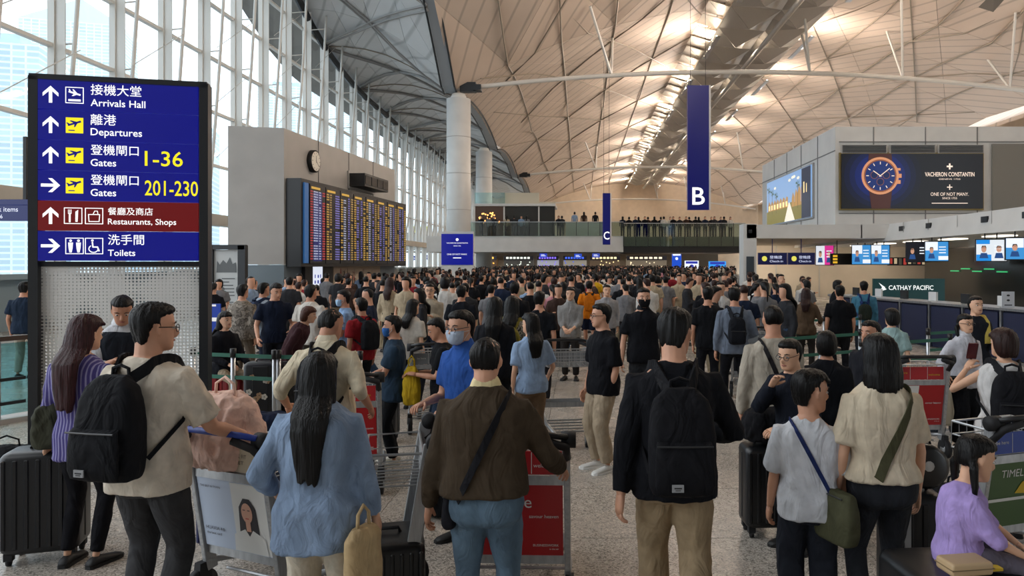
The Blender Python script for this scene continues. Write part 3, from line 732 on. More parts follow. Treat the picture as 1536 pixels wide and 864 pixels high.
mb.mi = 6; mb.rect(2.3, .05, xr, 2.33, F(3)); mb.mi = 3; mb.rect(2.6, 1.2, 2.75, 1.7, F(4)); mb.rect(3.0, 1.2, 3.1, 1.6, F(4))
mb.mi = 1
for k in range(5): mb.disc((rnd.uniform(-2.5, 2), rnd.uniform(1.7, 2.15)), .22, 12, F(.5), .07)
mb.build('landscape_picture', [emit('ad_grass', '#857a35', .7), emit('ad_path', '#e9e2d0', .9), emit('ad_house', '#b98a48', .75), emit('ad_glow', '#ffdf9a', 1), emit('ad_trunk', '#5a4630', .6), emit('ad_leaf', '#3f5a2c', .6), emit('ad_panel', '#26324a', .6)], fa)
# lower block: pillar, fascia, soffit, back wall
lb = empty('wall_lower_block', kind='structure')
MB().box((8.45 + .5, 29.9, 3.3), (4.6, .8, .54)).box((12.5, 29.9, 3.3), (2.6, .8, .54)).build('fascia', [M_white], lb)
MB().loft([[(6.55, 29.8, z), (20, 29.8, z), (20, 42.8, z), (9.45, 42.8, z)] for z in (3.06, 3.18)]).build('soffit', [mat('soffit', '#9a8f80', .6)], lb)
MB().box((6.78, 29.9, 1.8), (.52, .8, 3.6)).build('pillar', [M_white], lb)
MB().box((6.78, 29.48, 1.5), (.3, .04, 1.6)).build('pillar_window', [mat('smoked_pane', '#3a424a', .15)], lb)
mb = MB(); mb.box((6.78, 29.47, 3.3), (.14, .03, .14)); mb.build('vent', [M_dark], lb)
MB().box((16, 43.2, 1.6), (13.2, .3, 3.1)).build('back_wall', [mat('counter_wall', '#b7ab9b', .6, 0, 'panel')], lb)
mb = MB()
for x in (11.4, 13.9): mb.box((x, 43.0, 1.6), (.05, .04, 3.0))
mb.build('panel_joint', [M_grey], lb)
# dark glazed office behind the counters
MB().box((16.4, 27.5, 1.35), (.2, 15, 2.7)).build('wall_office', [mat('dark_glass_wall', '#2b2f30', .12, .2)]).__setitem__('kind', 'structure')
MB().box((24, 24, 3.3), (15.5, 45, .6)).build('wall_office_upper', [M_white]).__setitem__('kind', 'structure')
# counter canopy
cn = empty('counter_canopy', kind='structure')
mb = MB(); prof = [(12.15, 2.92), (12.35, 3.6), (16.6, 3.6), (16.6, 2.95)]
mb.loft([[(x, y, z) for x, z in prof] for y in (9.0, 42.0)]); mb.build('canopy_box', [M_white], cn)
mb = MB()
for y in (12, 14, 16, 18, 20, 22, 24, 26, 28): mb.box((12.235, y, 3.27), (.015, .02, .62))
mb.build('canopy_joint', [M_grey], cn)
for y in (17.5, 20.3, 22.4, 26, 28.2):
    f = MB().box((12.25, y, 3.35), (.06, .34, .18)).build('spotlight', [M_dark], cn)
for y in (12, 15, 18, 21, 24, 27, 30, 33, 36): MB().box((13.6, y, 2.9), (.5, 1.2, .03)).build('ceiling_light', [emit('canopy_lamp', (1, .9, .75), 2.2)], cn)
# monitors hanging under the canopy
mons = [(1237, 383, 25, 'pink'), (1292, 382, 26, 'blue'), (1320.5, 382, 25, 'blue'), (1376, 378, 30, 'dark'), (1405, 377, 31, 'blue'), (1487, 375.5, 40, 'pair'), (1533, 373, 42, 'blue')]
MLAB = ['hanging monitor with pink and white picture, farthest along the canopy', 'hanging monitor with blue picture, left one of the second pair', 'hanging monitor with blue picture, right one of the second pair', 'hanging monitor with dark picture of a face and text', 'hanging monitor with blue picture beside the dark one', 'large hanging monitor with two portraits on white', 'nearest hanging monitor, cut by the right edge of the photo']
for i, (px, py, w, st) in enumerate(mons):
    Y = 12.3 * FPX / (px - VX); k = Y / FPX; wd = w * k; hd = 30 * k * (1.05 if w > 35 else .95)
    m = empty('hanging_monitor', (12.3, Y, PZ(py, Y)), -.38, MLAB[i], 'monitor', 'monitors under the counter canopy')
    MB().box((0, .06, 0), (wd + .06, .1, hd + .06)).box((.1, .2, 0), (wd * .7, .24, hd * .8)).build('housing', [M_black], m, bevel=.01)
    MB().box((0, .0, 0), (wd, .02, hd)).build('screen', [emit('mon_' + st, {'pink': '#dfe3ea', 'blue': '#3d8fd0', 'dark': '#12131c', 'pair': '#dfe6ec'}[st], .85)], m)
    MB().cyl((-wd * .2, .1, hd / 2), (-wd * .2, .1, 2.95 - PZ(py, Y)), .02, 6).cyl((wd * .2, .1, hd / 2), (wd * .2, .1, 2.95 - PZ(py, Y)), .02, 6).build('bracket', [M_dark], m)
    mb = MB(); T = Matrix.Translation((0, -.013, 0)); a, b = wd / 2, hd / 2
    if st == 'pink': mb.mi = 0; mb.rect(0, -b, a, b, T)
    if st == 'blue': mb.mi = 1; mb.rect(-a, .1 * b, a * .1, b, T); mb.rect(a * .15, -b * .9, a, -b * .5, T)
    if st == 'pair': mb.mi = 2; mb.rect(-a, -b, 0, -.4 * b, T); mb.rect(-a, .6 * b, -a * .1, b, T)
    T = Matrix.Translation((0, -.016, 0))
    for q in ((-.5, .5) if st in ('pair', 'pink') else (-.45,)):
        mb.mi = 3; mb.disc((q * a, .1 * b), .17 * a, 14, T, .3 * b); mb.mi = 4; mb.poly([(q * a - .3 * a, -.75 * b), (q * a + .3 * a, -.75 * b), (q * a + .2 * a, -.25 * b), (q * a - .2 * a, -.25 * b)], T)
        mb.mi = 5; mb.poly([(q * a - .18 * a, .2 * b), (q * a + .18 * a, .2 * b), (q * a + .12 * a, .45 * b), (q * a - .12 * a, .45 * b)], T)
    mb.mi = 1 if st != 'dark' else 1
    for q in range(3): mb.rect(.2 * a, (.4 - q * .3) * b, .8 * a, (.5 - q * .3) * b, T)
    mb.build('picture', [emit('p_pink', '#d0308c', .9), emit('p_white', '#e8eef4', .9), emit('p_blue', '#1f86d8', .9), emit('p_skin', '#c9967c', .8), emit('p_suit', '#2a4f8a', .7), emit('p_hair', '#2b2326', .5)], m)
# purple-blue hanging signs at the counter island
Y = 31
for i, (x0, x1) in enumerate(((1137, 1181), (1182, 1223))):
    s = empty('overhead_sign', (PX((x0 + x1) / 2, Y), Y, PZ(397, Y)), 0, ['dark blue overhead sign beside the white pillar, left half', 'dark blue overhead sign, right half, next to the pink monitor'][i], 'sign')
    w = (x1 - x0) * Y / FPX; h = 18 * Y / FPX
    MB().box((0, .06, h / 2), (w - .02, .12, h)).cyl((0, .06, h), (0, .06, 3.08 - PZ(397, Y)), .02, 6).build('panel', [emit('sign_navy', '#0d1040', .6)], s)
    mb = MB(); T = Matrix.Translation((0, -.005, 0)); mb.mi = 1; mb.disc((-w * .28, h * .5), h * .22, 14, T); mb.mi = 0
    text(mb, '登機證', -w * .1, h * .5, h * .25, w * .42, T); text(mb, 'Check-in', -w * .1, h * .2, h * .18, w * .45, T); mb.build('lettering', [emit('s_white', '#dfe6ff', .9), emit('s_yel', '#e8e060', .8)], s)
s = empty('departure_strip_sign', (PX(1283, Y + 2), Y + 2, PZ(397, Y + 2)), 0, 'black strip sign with yellow lit square behind the hanging monitors', 'sign')
MB().box((0, .05, .25), (2.2, .1, .5)).cyl((-.8, .05, .5), (-.8, .05, 1.09), .02, 6).cyl((.8, .05, .5), (.8, .05, 1.09), .02, 6).build('panel', [M_black], s)
mb = MB(); T = Matrix.Translation((0, -.005, 0))
for k in range(3): mb.rect(-1.0, .06 + k * .14, -.8, .15 + k * .14, T)
mb.build('lettering', [emit('s_amber', '#e0b030', .9)], s)
# airline back panel
Y = 24.0
cp = empty('airline_panel', (PX(1364, Y), Y, 0), 0, 'dark teal airline back panel with white name and wing mark behind the counters', 'sign')
w = 107 * Y / FPX; z0, z1 = PZ(458, Y) - .5, PZ(418, Y)
MB().box((0, .06, (z0 + z1) / 2), (w, .1, z1 - z0)).build('panel', [emit('teal', '#083f40', .35)], cp)
MB().box((-w / 2 + .04, .1, z0 / 2 + .3), (.1, .1, z0 + .6)).box((w / 2 - .04, .1, z0 / 2 + .3), (.1, .1, z0 + .6)).build('leg', [M_alu], cp)
mb = MB(); T = Matrix.Translation((0, -.005, 0)); u = Y / FPX
mb.poly([(-46 * u, PZ(438, Y)), (-36 * u, PZ(431, Y)), (-46 * u, PZ(424, Y)), (-41 * u, PZ(431, Y))], T); mb.poly([(-46 * u, PZ(438, Y)), (-34 * u, PZ(434, Y)), (-38 * u, PZ(431, Y)), (-42 * u, PZ(434, Y))], T)
text(mb, 'CATHAY PACIFIC', -31 * u, PZ(435, Y), 7 * u, 67 * u, T, bold=.012); mb.build('lettering', [emit('cx_white', '#f2f6f4', .9)], cp)
# counter desks along the row
M_navy = mat('navy_panel', '#161d3c', .5, 0, 'panel')
A = Vector((7.6, 22.5, 0)); B = Vector((9.4, 12.0, 0)); nD = 9
for k in range(nD):
    p = A.lerp(B, (k + .5) / nD); q = (B - A); rz = math.atan2(q.y, q.x)
    d = empty('check_in_desk', tuple(p), rz, 'navy fronted check-in desk, number %s from the far end of the row' % ['first', 'second', 'third', 'fourth', 'fifth', 'sixth', 'seventh', 'eighth', 'ninth'][k], 'desk', 'navy check-in desks')
    Ld = q.length / nD
    MB().box((0, .35, .52), (Ld - .1, .6, 1.0)).build('body', [M_navy], d)
    MB().box((-Ld / 2 + .04, .0, .55), (.05, .06, 1.1)).build('upright', [M_alu], d)
    MB().box((0, .3, 1.06), (Ld, .75, .05)).build('counter_top', [M_alu], d)
    MB().box((0, .02, .56), (Ld - .16, .03, .86)).build('front_panel', [M_navy], d)
    MB().box((.2, .4, 1.2), (.3, .05, .22)).box((.2, .42, 1.1), (.06, .05, .06)).build('terminal', [M_white if k % 2 else M_black], d)
# notice board at far right
Y = 13.0
nb = empty('counter_notice', (8.85, 15.3, 1.09), 0, 'white printed notice standing on the counter at the right edge', 'notice')
MB().box((0, 0, .17), (.26, .015, .34)).build('sheet', [mat('paper', '#c9cdd4', .5)], nb)
mb = MB()
for k in range(2): mb.disc((0, .26 - k * .1), .035, 12, Matrix.Translation((0, -.01, 0)), .02)
mb.rect(-.08, .05, .08, .07, Matrix.Translation((0, -.01, 0))); mb.build('print', [M_dark], nb)
# green neon reflections in the office glass, built as glowing strips
ns = empty('green_lit_strip', (16.27, 30.5, 1.7), 0, 'green lit strips inside the dark glazed office', 'light')
mb = MB()
for k in range(5): mb.box((-.02, -2 + k * .9, .1 * (k % 2)), (.03, .7, .05))
mb.build('strip', [emit('green', '#2fae6a', .9)], ns)
# red and beige picture strip in the back
pc = empty('picture_strip', (PX(1365, 38), 38, PZ(398, 38)), 0, 'strip of red and beige pictures behind the middle monitors', 'picture')
mb = MB().box((0, .05, .2), (2.3, .06, .42)); mb.build('panel', [M_dark], pc)
mb = MB(); rnd = random.Random(2)
for k in range(9): mb.mi = k % 3; mb.rect(-1.05 + k * .24, .03 + rnd.random() * .05, -.9 + k * .24, .36, Matrix.Translation((0, .01, 0)))
mb.build('picture', [emit('pr', '#b5382e', .7), emit('pb', '#c9b48f', .7), emit('pg', '#55503f', .5)], pc)
# ================================================================== balconies and far concourse
Y = 61.0; k8 = Y / FPX
def X_(px): return PX(px, Y)
def Z_(py): return PZ(py, Y)
bl = empty('balcony_left_level', kind='structure')
MB().box(((X_(640) + X_(935)) / 2, Y + 4, (Z_(378) + Z_(354)) / 2), (X_(935) - X_(640), 8, Z_(354) - Z_(378))).build('slab', [M_white], bl)
MB().box(((X_(935) + X_(1120)) / 2, Y + 4, (Z_(379) + Z_(369)) / 2), (X_(1120) - X_(935), 8, Z_(369) - Z_(379))).build('dark_slab', [M_dark], bl)
MB().box(((X_(935) + X_(1120)) / 2, Y + 4.1, (Z_(369) + Z_(355)) / 2), (X_(1120) - X_(935), 7.8, Z_(355) - Z_(369))).build('raised_floor', [mat('raised_floor', '#8d8474', .6)], bl)
M_gl = glass('balustrade_glass', (.62, .72, .68), .10)
for x0, x1, zt_, zb_ in ((706, 935, 333, 354), (935, 1118, 335, 370)):
    n = int((x1 - x0) / 17)
    for k in range(n):
        a, b = x0 + (x1 - x0) * k / n, x0 + (x1 - x0) * (k + 1) / n
        MB().box(((X_(a) + X_(b)) / 2, Y - .1, (Z_(zt_) + Z_(zb_)) / 2), (X_(b) - X_(a) - .05, .02, Z_(zt_) - Z_(zb_))).build('glass_panel', [M_gl], bl)
        MB().box((X_(a), Y - .15, (Z_(zt_) + Z_(zb_)) / 2), (.045, .05, Z_(zt_) - Z_(zb_))).build('baluster', [M_dark], bl)
    MB().box(((X_(x0) + X_(x1)) / 2, Y - .12, Z_(zt_)), (X_(x1) - X_(x0), .06, .06)).build('handrail', [M_alu], bl)
# restaurant pavilion on the balcony
pv = empty('restaurant_pavilion', (X_(706), Y + 2, Z_(354)), 0, 'glazed restaurant pavilion on the upper level beside the columns', 'building')
u = k8
MB().box(((832 - 706) * u / 2, 2.2, (353 - 305) * u + .1), ((832 - 706) * u, 4.4, .2)).build('roof', [M_white], pv)
for a, b, c in ((706, 752, 'lit'), (752, 806, 'dim'), (806, 832, 'dim')):
    x0, x1 = (a - 706) * u, (b - 706) * u
    MB().box(((x0 + x1) / 2, .3, 1.32), (x1 - x0 - .1, .05, 2.6)).build('window', [mat('pavilion_glass', '#2c2a26', .15) if c == 'dim' else emit('pavilion_lit', '#3a2414', .6)], pv)
    MB().box((x0, .25, 1.34), (.12, .12, 2.66)).build('post', [M_steelw], pv)
mb = MB(); rnd = random.Random(9)
for k in range(34): mb.ell((.4 + rnd.random() * 1.9, .24, 1.2 + rnd.random() * .9), (.07, .03, .07), 6, 4)
mb.build('lamp_glow', [emit('resto_lamp', '#ffb060', 2.5)], pv)
for a, b, zt_, zb_ in ((752, 806, 284, 305), (806, 832, 298, 305)):
    MB().box((((a + b) / 2 - 706) * u, .6, (353 - (zt_ + zb_) / 2) * u), ((b - a) * u, .3, (zb_ - zt_) * u)).build('upper_panel', [mat('cream_panel', '#c4bda9', .5)], pv)
MB().box((1.3, .2, (353 - 294) * u), (2.6, .04, 1.1)).build('glass_screen', [glass('pale_glass', (.75, .9, .9), .12)], pv)
# far concourse under the balcony
fc = empty('wall_concourse', kind='structure')
MB().box((0, 139.5, 2.1), (52, .3, 4.2)).build('shopfront_wall', [mat('shopfront', '#8b7f70', .6, 0, 'panel')], fc)
MB().box((0, 133, 4.15), (64, 13, .2)).build('concourse_ceiling', [mat('concourse_ceiling', '#a39a8c', .7)], fc)
Y = 137.0
shops = [(708, 745, 'warm glowing shop front with yellow sign at the left end of the far concourse', '#5a3d1c', '#ffb347'), (756, 800, 'dim shop front with white lit strips in the far concourse', '#4c4a46', '#cfd6c8'),
         (806, 838, 'bright white shop front with purple sign in the far concourse', '#b9bccb', '#6a55c8'), (845, 880, 'pale far shop front with small blue hanging signs', '#a9a295', '#3350b8'),
         (885, 930, 'brown far shop front left of the blue pillar', '#6d5b48', '#e8d39a'), (940, 1000, 'beige far shop front beside the blue pillar screen', '#8a7d6a', '#d8c9a8')]
for x0, x1, lab, c1, c2 in shops:
    s = empty('shop_front', (PX((x0 + x1) / 2, Y), Y, 0), 0, lab, 'shop'); w = (x1 - x0) * Y / FPX
    MB().box((0, 1, 1.5), (w, 2, 3.0)).build('interior', [emit('shop' + c1, c1, .45)], s)
    MB().box((0, -.1, 3.1), (w, .2, .8)).build('sign_board', [emit('sb' + c1, '#1c1a22', .4)], s)
    mb = MB(); rnd = random.Random(x0)
    for k in range(7): mb.rect(-w * .42 + k * w * .12, 2.95, -w * .34 + k * w * .12, 3.3, Matrix.Translation((0, -.22, 0)))
    for k in range(10): mb.disc((rnd.uniform(-w * .45, w * .45), rnd.uniform(1.4, 2.6)), .12, 8, Matrix.Translation((0, -.02, 0)))
    mb.build('lights', [emit('sl' + c2, c2, 1.6)], s)
Y = 112.0
for x0, x1, y0, y1, lab, c in ((1008, 1022, 379, 405, 'narrow upright blue screen with a white symbol over the far crowd', '#0a44b8'), (1027, 1048, 391, 406, 'white lit screen over the far crowd, right of the upright blue screen', '#dfe6f5'),
                               (1063, 1089, 392, 407, 'wide light blue lit screen over the far crowd near the white pillar', '#2f8fe0')):
    s = empty('far_screen', (PX((x0 + x1) / 2, Y), Y, 0), 0, lab, 'screen'); w = (x1 - x0) * Y / FPX
    MB().box((0, .15, PZ(y0, Y) / 2), (w * .3, .2, PZ(y0, Y))).build('stand', [M_dark], s)
    MB().box((0, 0, (PZ(y0, Y) + PZ(y1, Y)) / 2), (w, .12, PZ(y0, Y) - PZ(y1, Y))).build('screen', [emit('fs' + c, c, 1.0)], s)
    mb = MB(); mb.rect(-w * .42, PZ(y0, Y) - .45, w * .42, PZ(y0, Y) - .1, Matrix.Translation((0, -.07, 0))); mb.disc((0, PZ(y0, Y) - .9), w * .16, 10, Matrix.Translation((0, -.07, 0)))
    mb.build('header', [emit('fsh' + c, '#2330a0' if x0 != 1008 else '#e6ecff', .9)], s)
for k, (px, py, c) in enumerate(((815, 383, '#2a40c0'), (867, 384, '#2a50c8'), (894, 383, '#3a50b8'), (640, 386, '#2233a0'), (620, 387, '#2233a0'))):
    Y = 128
    s = empty('hanging_zone_sign', (PX(px, Y), Y, PZ(py, Y) - .4), 0, ['small blue lit hanging sign above the white shop front', 'small blue lit hanging sign above the pale shop front', 'small blue lit hanging sign just left of the letter C banner', 'small blue lit hanging sign right of the flight board', 'small blue lit hanging sign close behind the flight board'][k], 'sign')
    MB().box((0, 0, .4), (1.3, .1, .8)).build('panel', [emit('hz', c, .8)], s); MB().cyl((-.4, 0, .8), (-.4, 0, 4.1 - PZ(py, Y) + .4), .03, 5).cyl((.4, 0, .8), (.4, 0, 4.1 - PZ(py, Y) + .4), .03, 5).build('hanger', [M_dark], s)
    mb = MB(); mb.rect(-.4, .25, .4, .35, Matrix.Translation((0, -.06, 0))); mb.rect(-.4, .45, .2, .55, Matrix.Translation((0, -.06, 0))); mb.build('lettering', [emit('hzw', '#e8edff', .9)], s)
# yellow lit letters above the left gallery
Y = 100
s = empty('yellow_lit_sign', (PX(629, Y), Y, PZ(350, Y)), 0, 'yellow lit sign high on the left gallery behind the flight board', 'sign')
mb = MB()
for k in range(5): mb.box((-.9 + k * .45, 0, .5), (.3, .2, .9 - .15 * (k % 2)))
mb.build('letters', [emit('yel', '#e3e63a', 1.1)], s); MB().box((0, .1, 0), (2.4, .2, .12)).build('rail', [M_dark], s)
MB().box((PX(590, Y) - 1, Y + 1, PZ(362, Y)), (12, 2, 2.4)).build('trim_gallery', [M_grey]).__setitem__('kind', 'structure')
# ================================================================== outside
gd = MB().box((-160, 150, -4.2), (286, 600, .2)).build('outside_ground', [mat('apron', '#8f979c', .8, 0, 'panel')]); gd['kind'] = 'structure'
tows = [(-150, 120, 17, 15, 64, '#c2d3de', 0), (-82, 105, 13, 12, 36, '#c5dae4', 0), (-128, 190, 22, 15, 66, '#cbdbe3', 0), (-72, 130, 14, 12, 30, '#bfd3de', 0), (-110, 320, 24, 20, 95, '#d3e0e6', 0), (-95, 240, 16, 16, 62, '#cfdde5', 0), (-175, 160, 30, 18, 30, '#c0cdd4', 0)]  # distance haze is painted into these pale facade colours
TL = ['pale blue glass tower with a pointed top seen above the direction sign', 'low pale blue office block behind the left glazing', 'wide pale blue tower right of the pointed one', 'pale blue block seen between sign and flight tower', 'faint tall tower far beyond the glazing', 'faint slim tower far beyond the glazing', 'broad low grey blue building at the left edge']
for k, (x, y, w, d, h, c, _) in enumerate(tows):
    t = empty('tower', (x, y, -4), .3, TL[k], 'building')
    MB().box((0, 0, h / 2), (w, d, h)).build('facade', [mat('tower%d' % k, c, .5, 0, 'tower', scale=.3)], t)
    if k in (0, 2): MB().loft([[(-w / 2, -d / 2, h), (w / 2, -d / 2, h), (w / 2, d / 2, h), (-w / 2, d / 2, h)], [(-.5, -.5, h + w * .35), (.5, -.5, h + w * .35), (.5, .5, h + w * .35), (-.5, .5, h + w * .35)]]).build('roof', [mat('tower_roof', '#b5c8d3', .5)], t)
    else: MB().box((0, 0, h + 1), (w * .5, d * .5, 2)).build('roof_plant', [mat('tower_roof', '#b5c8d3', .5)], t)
rnd = random.Random(12)
VL = [('white', '#c9ced2'), ('blue', '#2a6fb8'), ('silver', '#9aa3aa'), ('red', '#a33a32'), ('yellow', '#c9a832')]
M_tyre = mat('tyre', '#1b1b1c', .8)
for k in range(14):
    bus = k in (2, 7); nm, c = VL[1 if bus else k % 5]; x = -50 - (k % 4) * 4.5 - rnd.random() * 1.5; y = 42 + k * 6.5
    v = empty('bus' if bus else 'car', (x, y, -4.1), rnd.choice((0, .05, -.04)), ('blue and white bus outside, %s of the two' % ('nearer' if k == 2 else 'farther')) if bus else '%s car on the road outside the left glazing' % nm, 'bus' if bus else 'car', 'vehicles on the road outside')
    L_, Wd, H_ = (10, 2.5, 3.1) if bus else (4.4, 1.8, .75)
    MB().rbox((0, 0, H_ / 2 + .35), (L_, Wd, H_), .15).build('body', [mat('paint' + nm, c, .3)], v, True)
    if bus: MB().box((0, 0, 2.5), (L_ - .4, Wd + .04, .8)).build('windows', [mat('car_glass', '#1d2830', .1)], v)
    else: MB().box((-.1, 0, 1.3), (2.3, 1.55, .5), None, .8).build('cabin', [mat('car_glass', '#1d2830', .1)], v)
    for sx in (-1, 1):
        for sy in (-1, 1): MB().cyl((sx * L_ * .32, sy * Wd / 2 - .1 * sy, .4), (sx * L_ * .32, sy * Wd / 2 + .06 * sy, .4), .38, 12).build('wheel', [M_tyre], v)
# blue overhead sign at the left edge and the glass balustrade
Y = 9.6
s = empty('overhead_sign', (PX(10, Y), Y, PZ(331, Y)), 0, 'dark blue overhead sign with white writing at the left edge of the photo', 'sign')
MB().box((-.25, .05, .1), (1.05, .1, .2)).box((-.25, .06, .24), (1.2, .14, .07)).build('panel', [emit('ov_blue', '#0b1a66', .5)], s)
MB().box((.2, .06, .6), (.04, .04, 1.0)).box((-.7, .06, .6), (.04, .04, 1.0)).build('hanger', [M_dark], s)
mb = MB(); T = Matrix.Translation((0, -.005, 0)); text(mb, '預辦登機 Bulk items', .15, .11, None, .75, T, 'r'); text(mb, 'P5 66', -.05, .03, .05, None, T, 'r'); mb.build('lettering', [emit('ovw', '#e8edff', .9)], s)
ba = empty('balustrade', (0, 0, 0), 0, 'glass balustrade with steel rails at the left edge behind the direction sign', 'railing')
a = Vector((PX(-60, 8.9), 8.9, 0)); b = Vector((PX(48, 9.6), 9.6, 0)); c = Vector((PX(330, 11.8), 11.8, 0))
ba.location = b; a -= b; c = c - b; z_ = Vector((0, 0, 0))
for p, q, n in ((a, z_, 2),):
    for k in range(n):
        u0, u1 = p.lerp(q, k / n), p.lerp(q, (k + 1) / n)
        mb = MB(); d = (u1 - u0) * .03; mb.loft([[u0 + d + Vector((0, 0, .1)), u1 - d + Vector((0, 0, .1)), u1 - d + Vector((0, 0, 1.0)), u0 + d + Vector((0, 0, 1.0))], [v + Vector((0, .015, 0)) for v in (u0 + d + Vector((0, 0, .1)), u1 - d + Vector((0, 0, .1)), u1 - d + Vector((0, 0, 1.0)), u0 + d + Vector((0, 0, 1.0)))]])
        mb.build('glass_panel', [glass('teal_glass', (.55, .80, .82), .14)], ba)
    for k in range(n + 1):
        u0 = p.lerp(q, k / n); MB().beam(u0, u0 + Vector((0, 0, 1.05)), .05, .05).build('post', [M_alu], ba)
    MB().beam(p + Vector((0, 0, 1.06)), q + Vector((0, 0, 1.06)), .07, .06).build('handrail', [mat('wood_rail', '#4a3b33', .4)], ba)
    for z in (.25, .55): MB().beam(p + Vector((0, -.12, z)), q + Vector((0, -.12, z)), .04, .04).build('bumper_rail', [M_dark], ba)
    MB().beam(p + Vector((0, .1, .03)), q + Vector((0, .1, .03)), .3, .06).build('kerb', [M_grey], ba)
# ================================================================== PEOPLE
def remesh(mb, vox, mats=None, smooth=2, fold=0, fscale=6, ratio=None, seed=0, aniso=(1, 1, .6)):
    me = mb.mesh('tmp'); ob = bpy.data.objects.new('tmp', me); SCT.collection.objects.link(ob)
    md = ob.modifiers.new('r', 'REMESH'); md.mode = 'VOXEL'; md.voxel_size = vox; md.use_smooth_shade = True
    if smooth: s = ob.modifiers.new('s', 'SMOOTH'); s.factor = .5; s.iterations = smooth
    if ratio: d = ob.modifiers.new('d', 'DECIMATE'); d.ratio = ratio
    dg = tdg(); out = bpy.data.meshes.new_from_object(ob.evaluated_get(dg))
    bpy.data.objects.remove(ob); bpy.data.meshes.remove(me)
    if fold:
        off = Vector((seed * 3.1, seed * 1.7, 0))
        for v in out.vertices:
            p = Vector((v.co.x * aniso[0], v.co.y * aniso[1], v.co.z * aniso[2])) * fscale + off
            n = noise.noise(p + Vector((0, 0, 1)) * 0) ; r = 1 - abs(noise.noise(p * 1.9 + Vector((5, 5, 5)))) * 2
            v.co += v.normal * fold * (n * .9 + (r - .4) * .7)
    for p in out.polygons: p.use_smooth = True
    if mats: out.materials.clear(); out.materials.append(mats)
    return out
def place(me, name, parent):
    me.name = name; o = bpy.data.objects.new(name, me); COL.objects.link(o); o.parent = parent; return o
def rx(a): return Matrix.Rotation(a, 3, 'X')
def rz_(a): return Matrix.Rotation(a, 3, 'Z')
class Fig:
    """solved skeleton in local space: facing -Y, +X is the person's left"""
    def __init__(s, h, lean=0, twist=0, head=(0, 0), armL=None, armR=None, legs='stand', sex='m', fat=1.0, hip=None, child=False, sit=None, step=0, **k):
        H = s.H = h; s.sex = sex; s.fat = fat; s.child = child
        hz = .53 if sit is None else sit / H; s.hz = hz
        s.Rc = rx(lean) @ rz_(twist)
        s.lean = lean; s.twist = twist
        s.spts = []; p = Vector((0, 0, hz * H)); n = 10; dz = .34 / n
        s.spine = [(0, p.copy(), Matrix.Identity(3))]
        for i in range(n):
            t = min(1, (i + 1) * dz / .16); M = rx(lean * t) @ rz_(twist * t); p = p + M @ Vector((0, 0, dz * H)); s.spine.append(((i + 1) * dz, p.copy(), M))
        sw = .105 if sex == 'm' else .096
        if child: sw = .098
        s.sw = sw
        s.sh = {}; s.el = {}; s.wr = {}
        ck, M = s.at(.248)
        for side, key, spec in ((1, 'L', armL), (-1, 'R', armR)):
            S = ck + M @ Vector((side * sw * H, 0, 0)); spec = spec or (.14, .02, .46)
            if sit is None and spec[2] <= .535 and spec[1] <= .07: spec = (spec[0] - .01, spec[1], .465) + tuple(spec[3:])
            T = Vector((side * spec[0] * H, -spec[1] * H, (spec[2] + (hz - .53 if sit is not None else 0)) * H))
            l1, l2 = .172 * H, .150 * H; d = T - S; L = d.length
            if L > (l1 + l2) * .995: T = S + d * ((l1 + l2) * .995 / L); d = T - S; L = d.length
            if L < .08 * H: T = S + d.normalized() * .08 * H; d = T - S; L = d.length
            a = (l1 * l1 - l2 * l2 + L * L) / (2 * L); hh = sqrt(max(0, l1 * l1 - a * a)); dn = d / L
            pole = Vector(spec[3]) if len(spec) > 3 else Vector((side * .45, .7, -.7))
            if len(spec) > 3: pole.x *= side
            pole = (pole - dn * pole.dot(dn)).normalized()
            s.sh[key] = S; s.el[key] = S + dn * a + pole * hh; s.wr[key] = T
        s.hp = {}; s.kn = {}; s.an = {}; s.ft = {}
        lg = {'stand': ((.06, .0, .045), (.06, .0, .045)), 'walk': ((.05, .10, .045), (.05, -.13, .075)), 'walk2': ((.05, -.12, .07), (.05, .10, .045)),
              'wide': ((.085, .02, .045), (.08, -.03, .045)), 'sit': ((.07, .24, .045), (.07, .24, .045))}[legs] if isinstance(legs, str) else legs
        for side, key, L_ in ((1, 'L', lg[0]), (-1, 'R', lg[1])):
            P = Vector((side * .050 * H, 0, (hz - .012) * H)); T = Vector((side * L_[0] * H, -L_[1] * H, L_[2] * H))
            l1, l2 = .245 * H, .243 * H; d = T - P; L = d.length
            if L > (l1 + l2) * .998: T = P + d * ((l1 + l2) * .998 / L); d = T - P; L = d.length
            a = (l1 * l1 - l2 * l2 + L * L) / (2 * L); hh = sqrt(max(0, l1 * l1 - a * a)); dn = d / L
            pole = Vector((side * .12, -1, .1)); pole = (pole - dn * pole.dot(dn)).normalized()
            s.hp[key] = P; s.kn[key] = P + dn * a + pole * hh; s.an[key] = T; s.ft[key] = side
        nb, M = s.at(.312); s.neck = nb
        s.Mh = rx(lean * .35 + head[1]) @ rz_(head[0] + twist)
        s.Mh = rz_(twist + head[0]) @ rx(lean * .35 + head[1])
        s.hh = .134 * H if not child else (.157 if H > 1.2 else .19) * H
        s.hc = nb + M @ Vector((0, -.012 * H, .013 * H)) + s.Mh @ Vector((0, -.005 * H, s.hh * .51))
    def at(s, z):
        sp = s.spine
        if z <= 0: return sp[0][1] + Vector((0, 0, z * s.H)), sp[0][2]
        for i in range(len(sp) - 1):
            if z <= sp[i + 1][0]:
                t = (z - sp[i][0]) / (sp[i + 1][0] - sp[i][0]); return sp[i][1].lerp(sp[i + 1][1], t), sp[i + 1][2] if t > .5 else sp[i][2]
        return sp[-1][1] + sp[-1][2] @ Vector((0, 0, (z - sp[-1][0]) * s.H)), sp[-1][2]
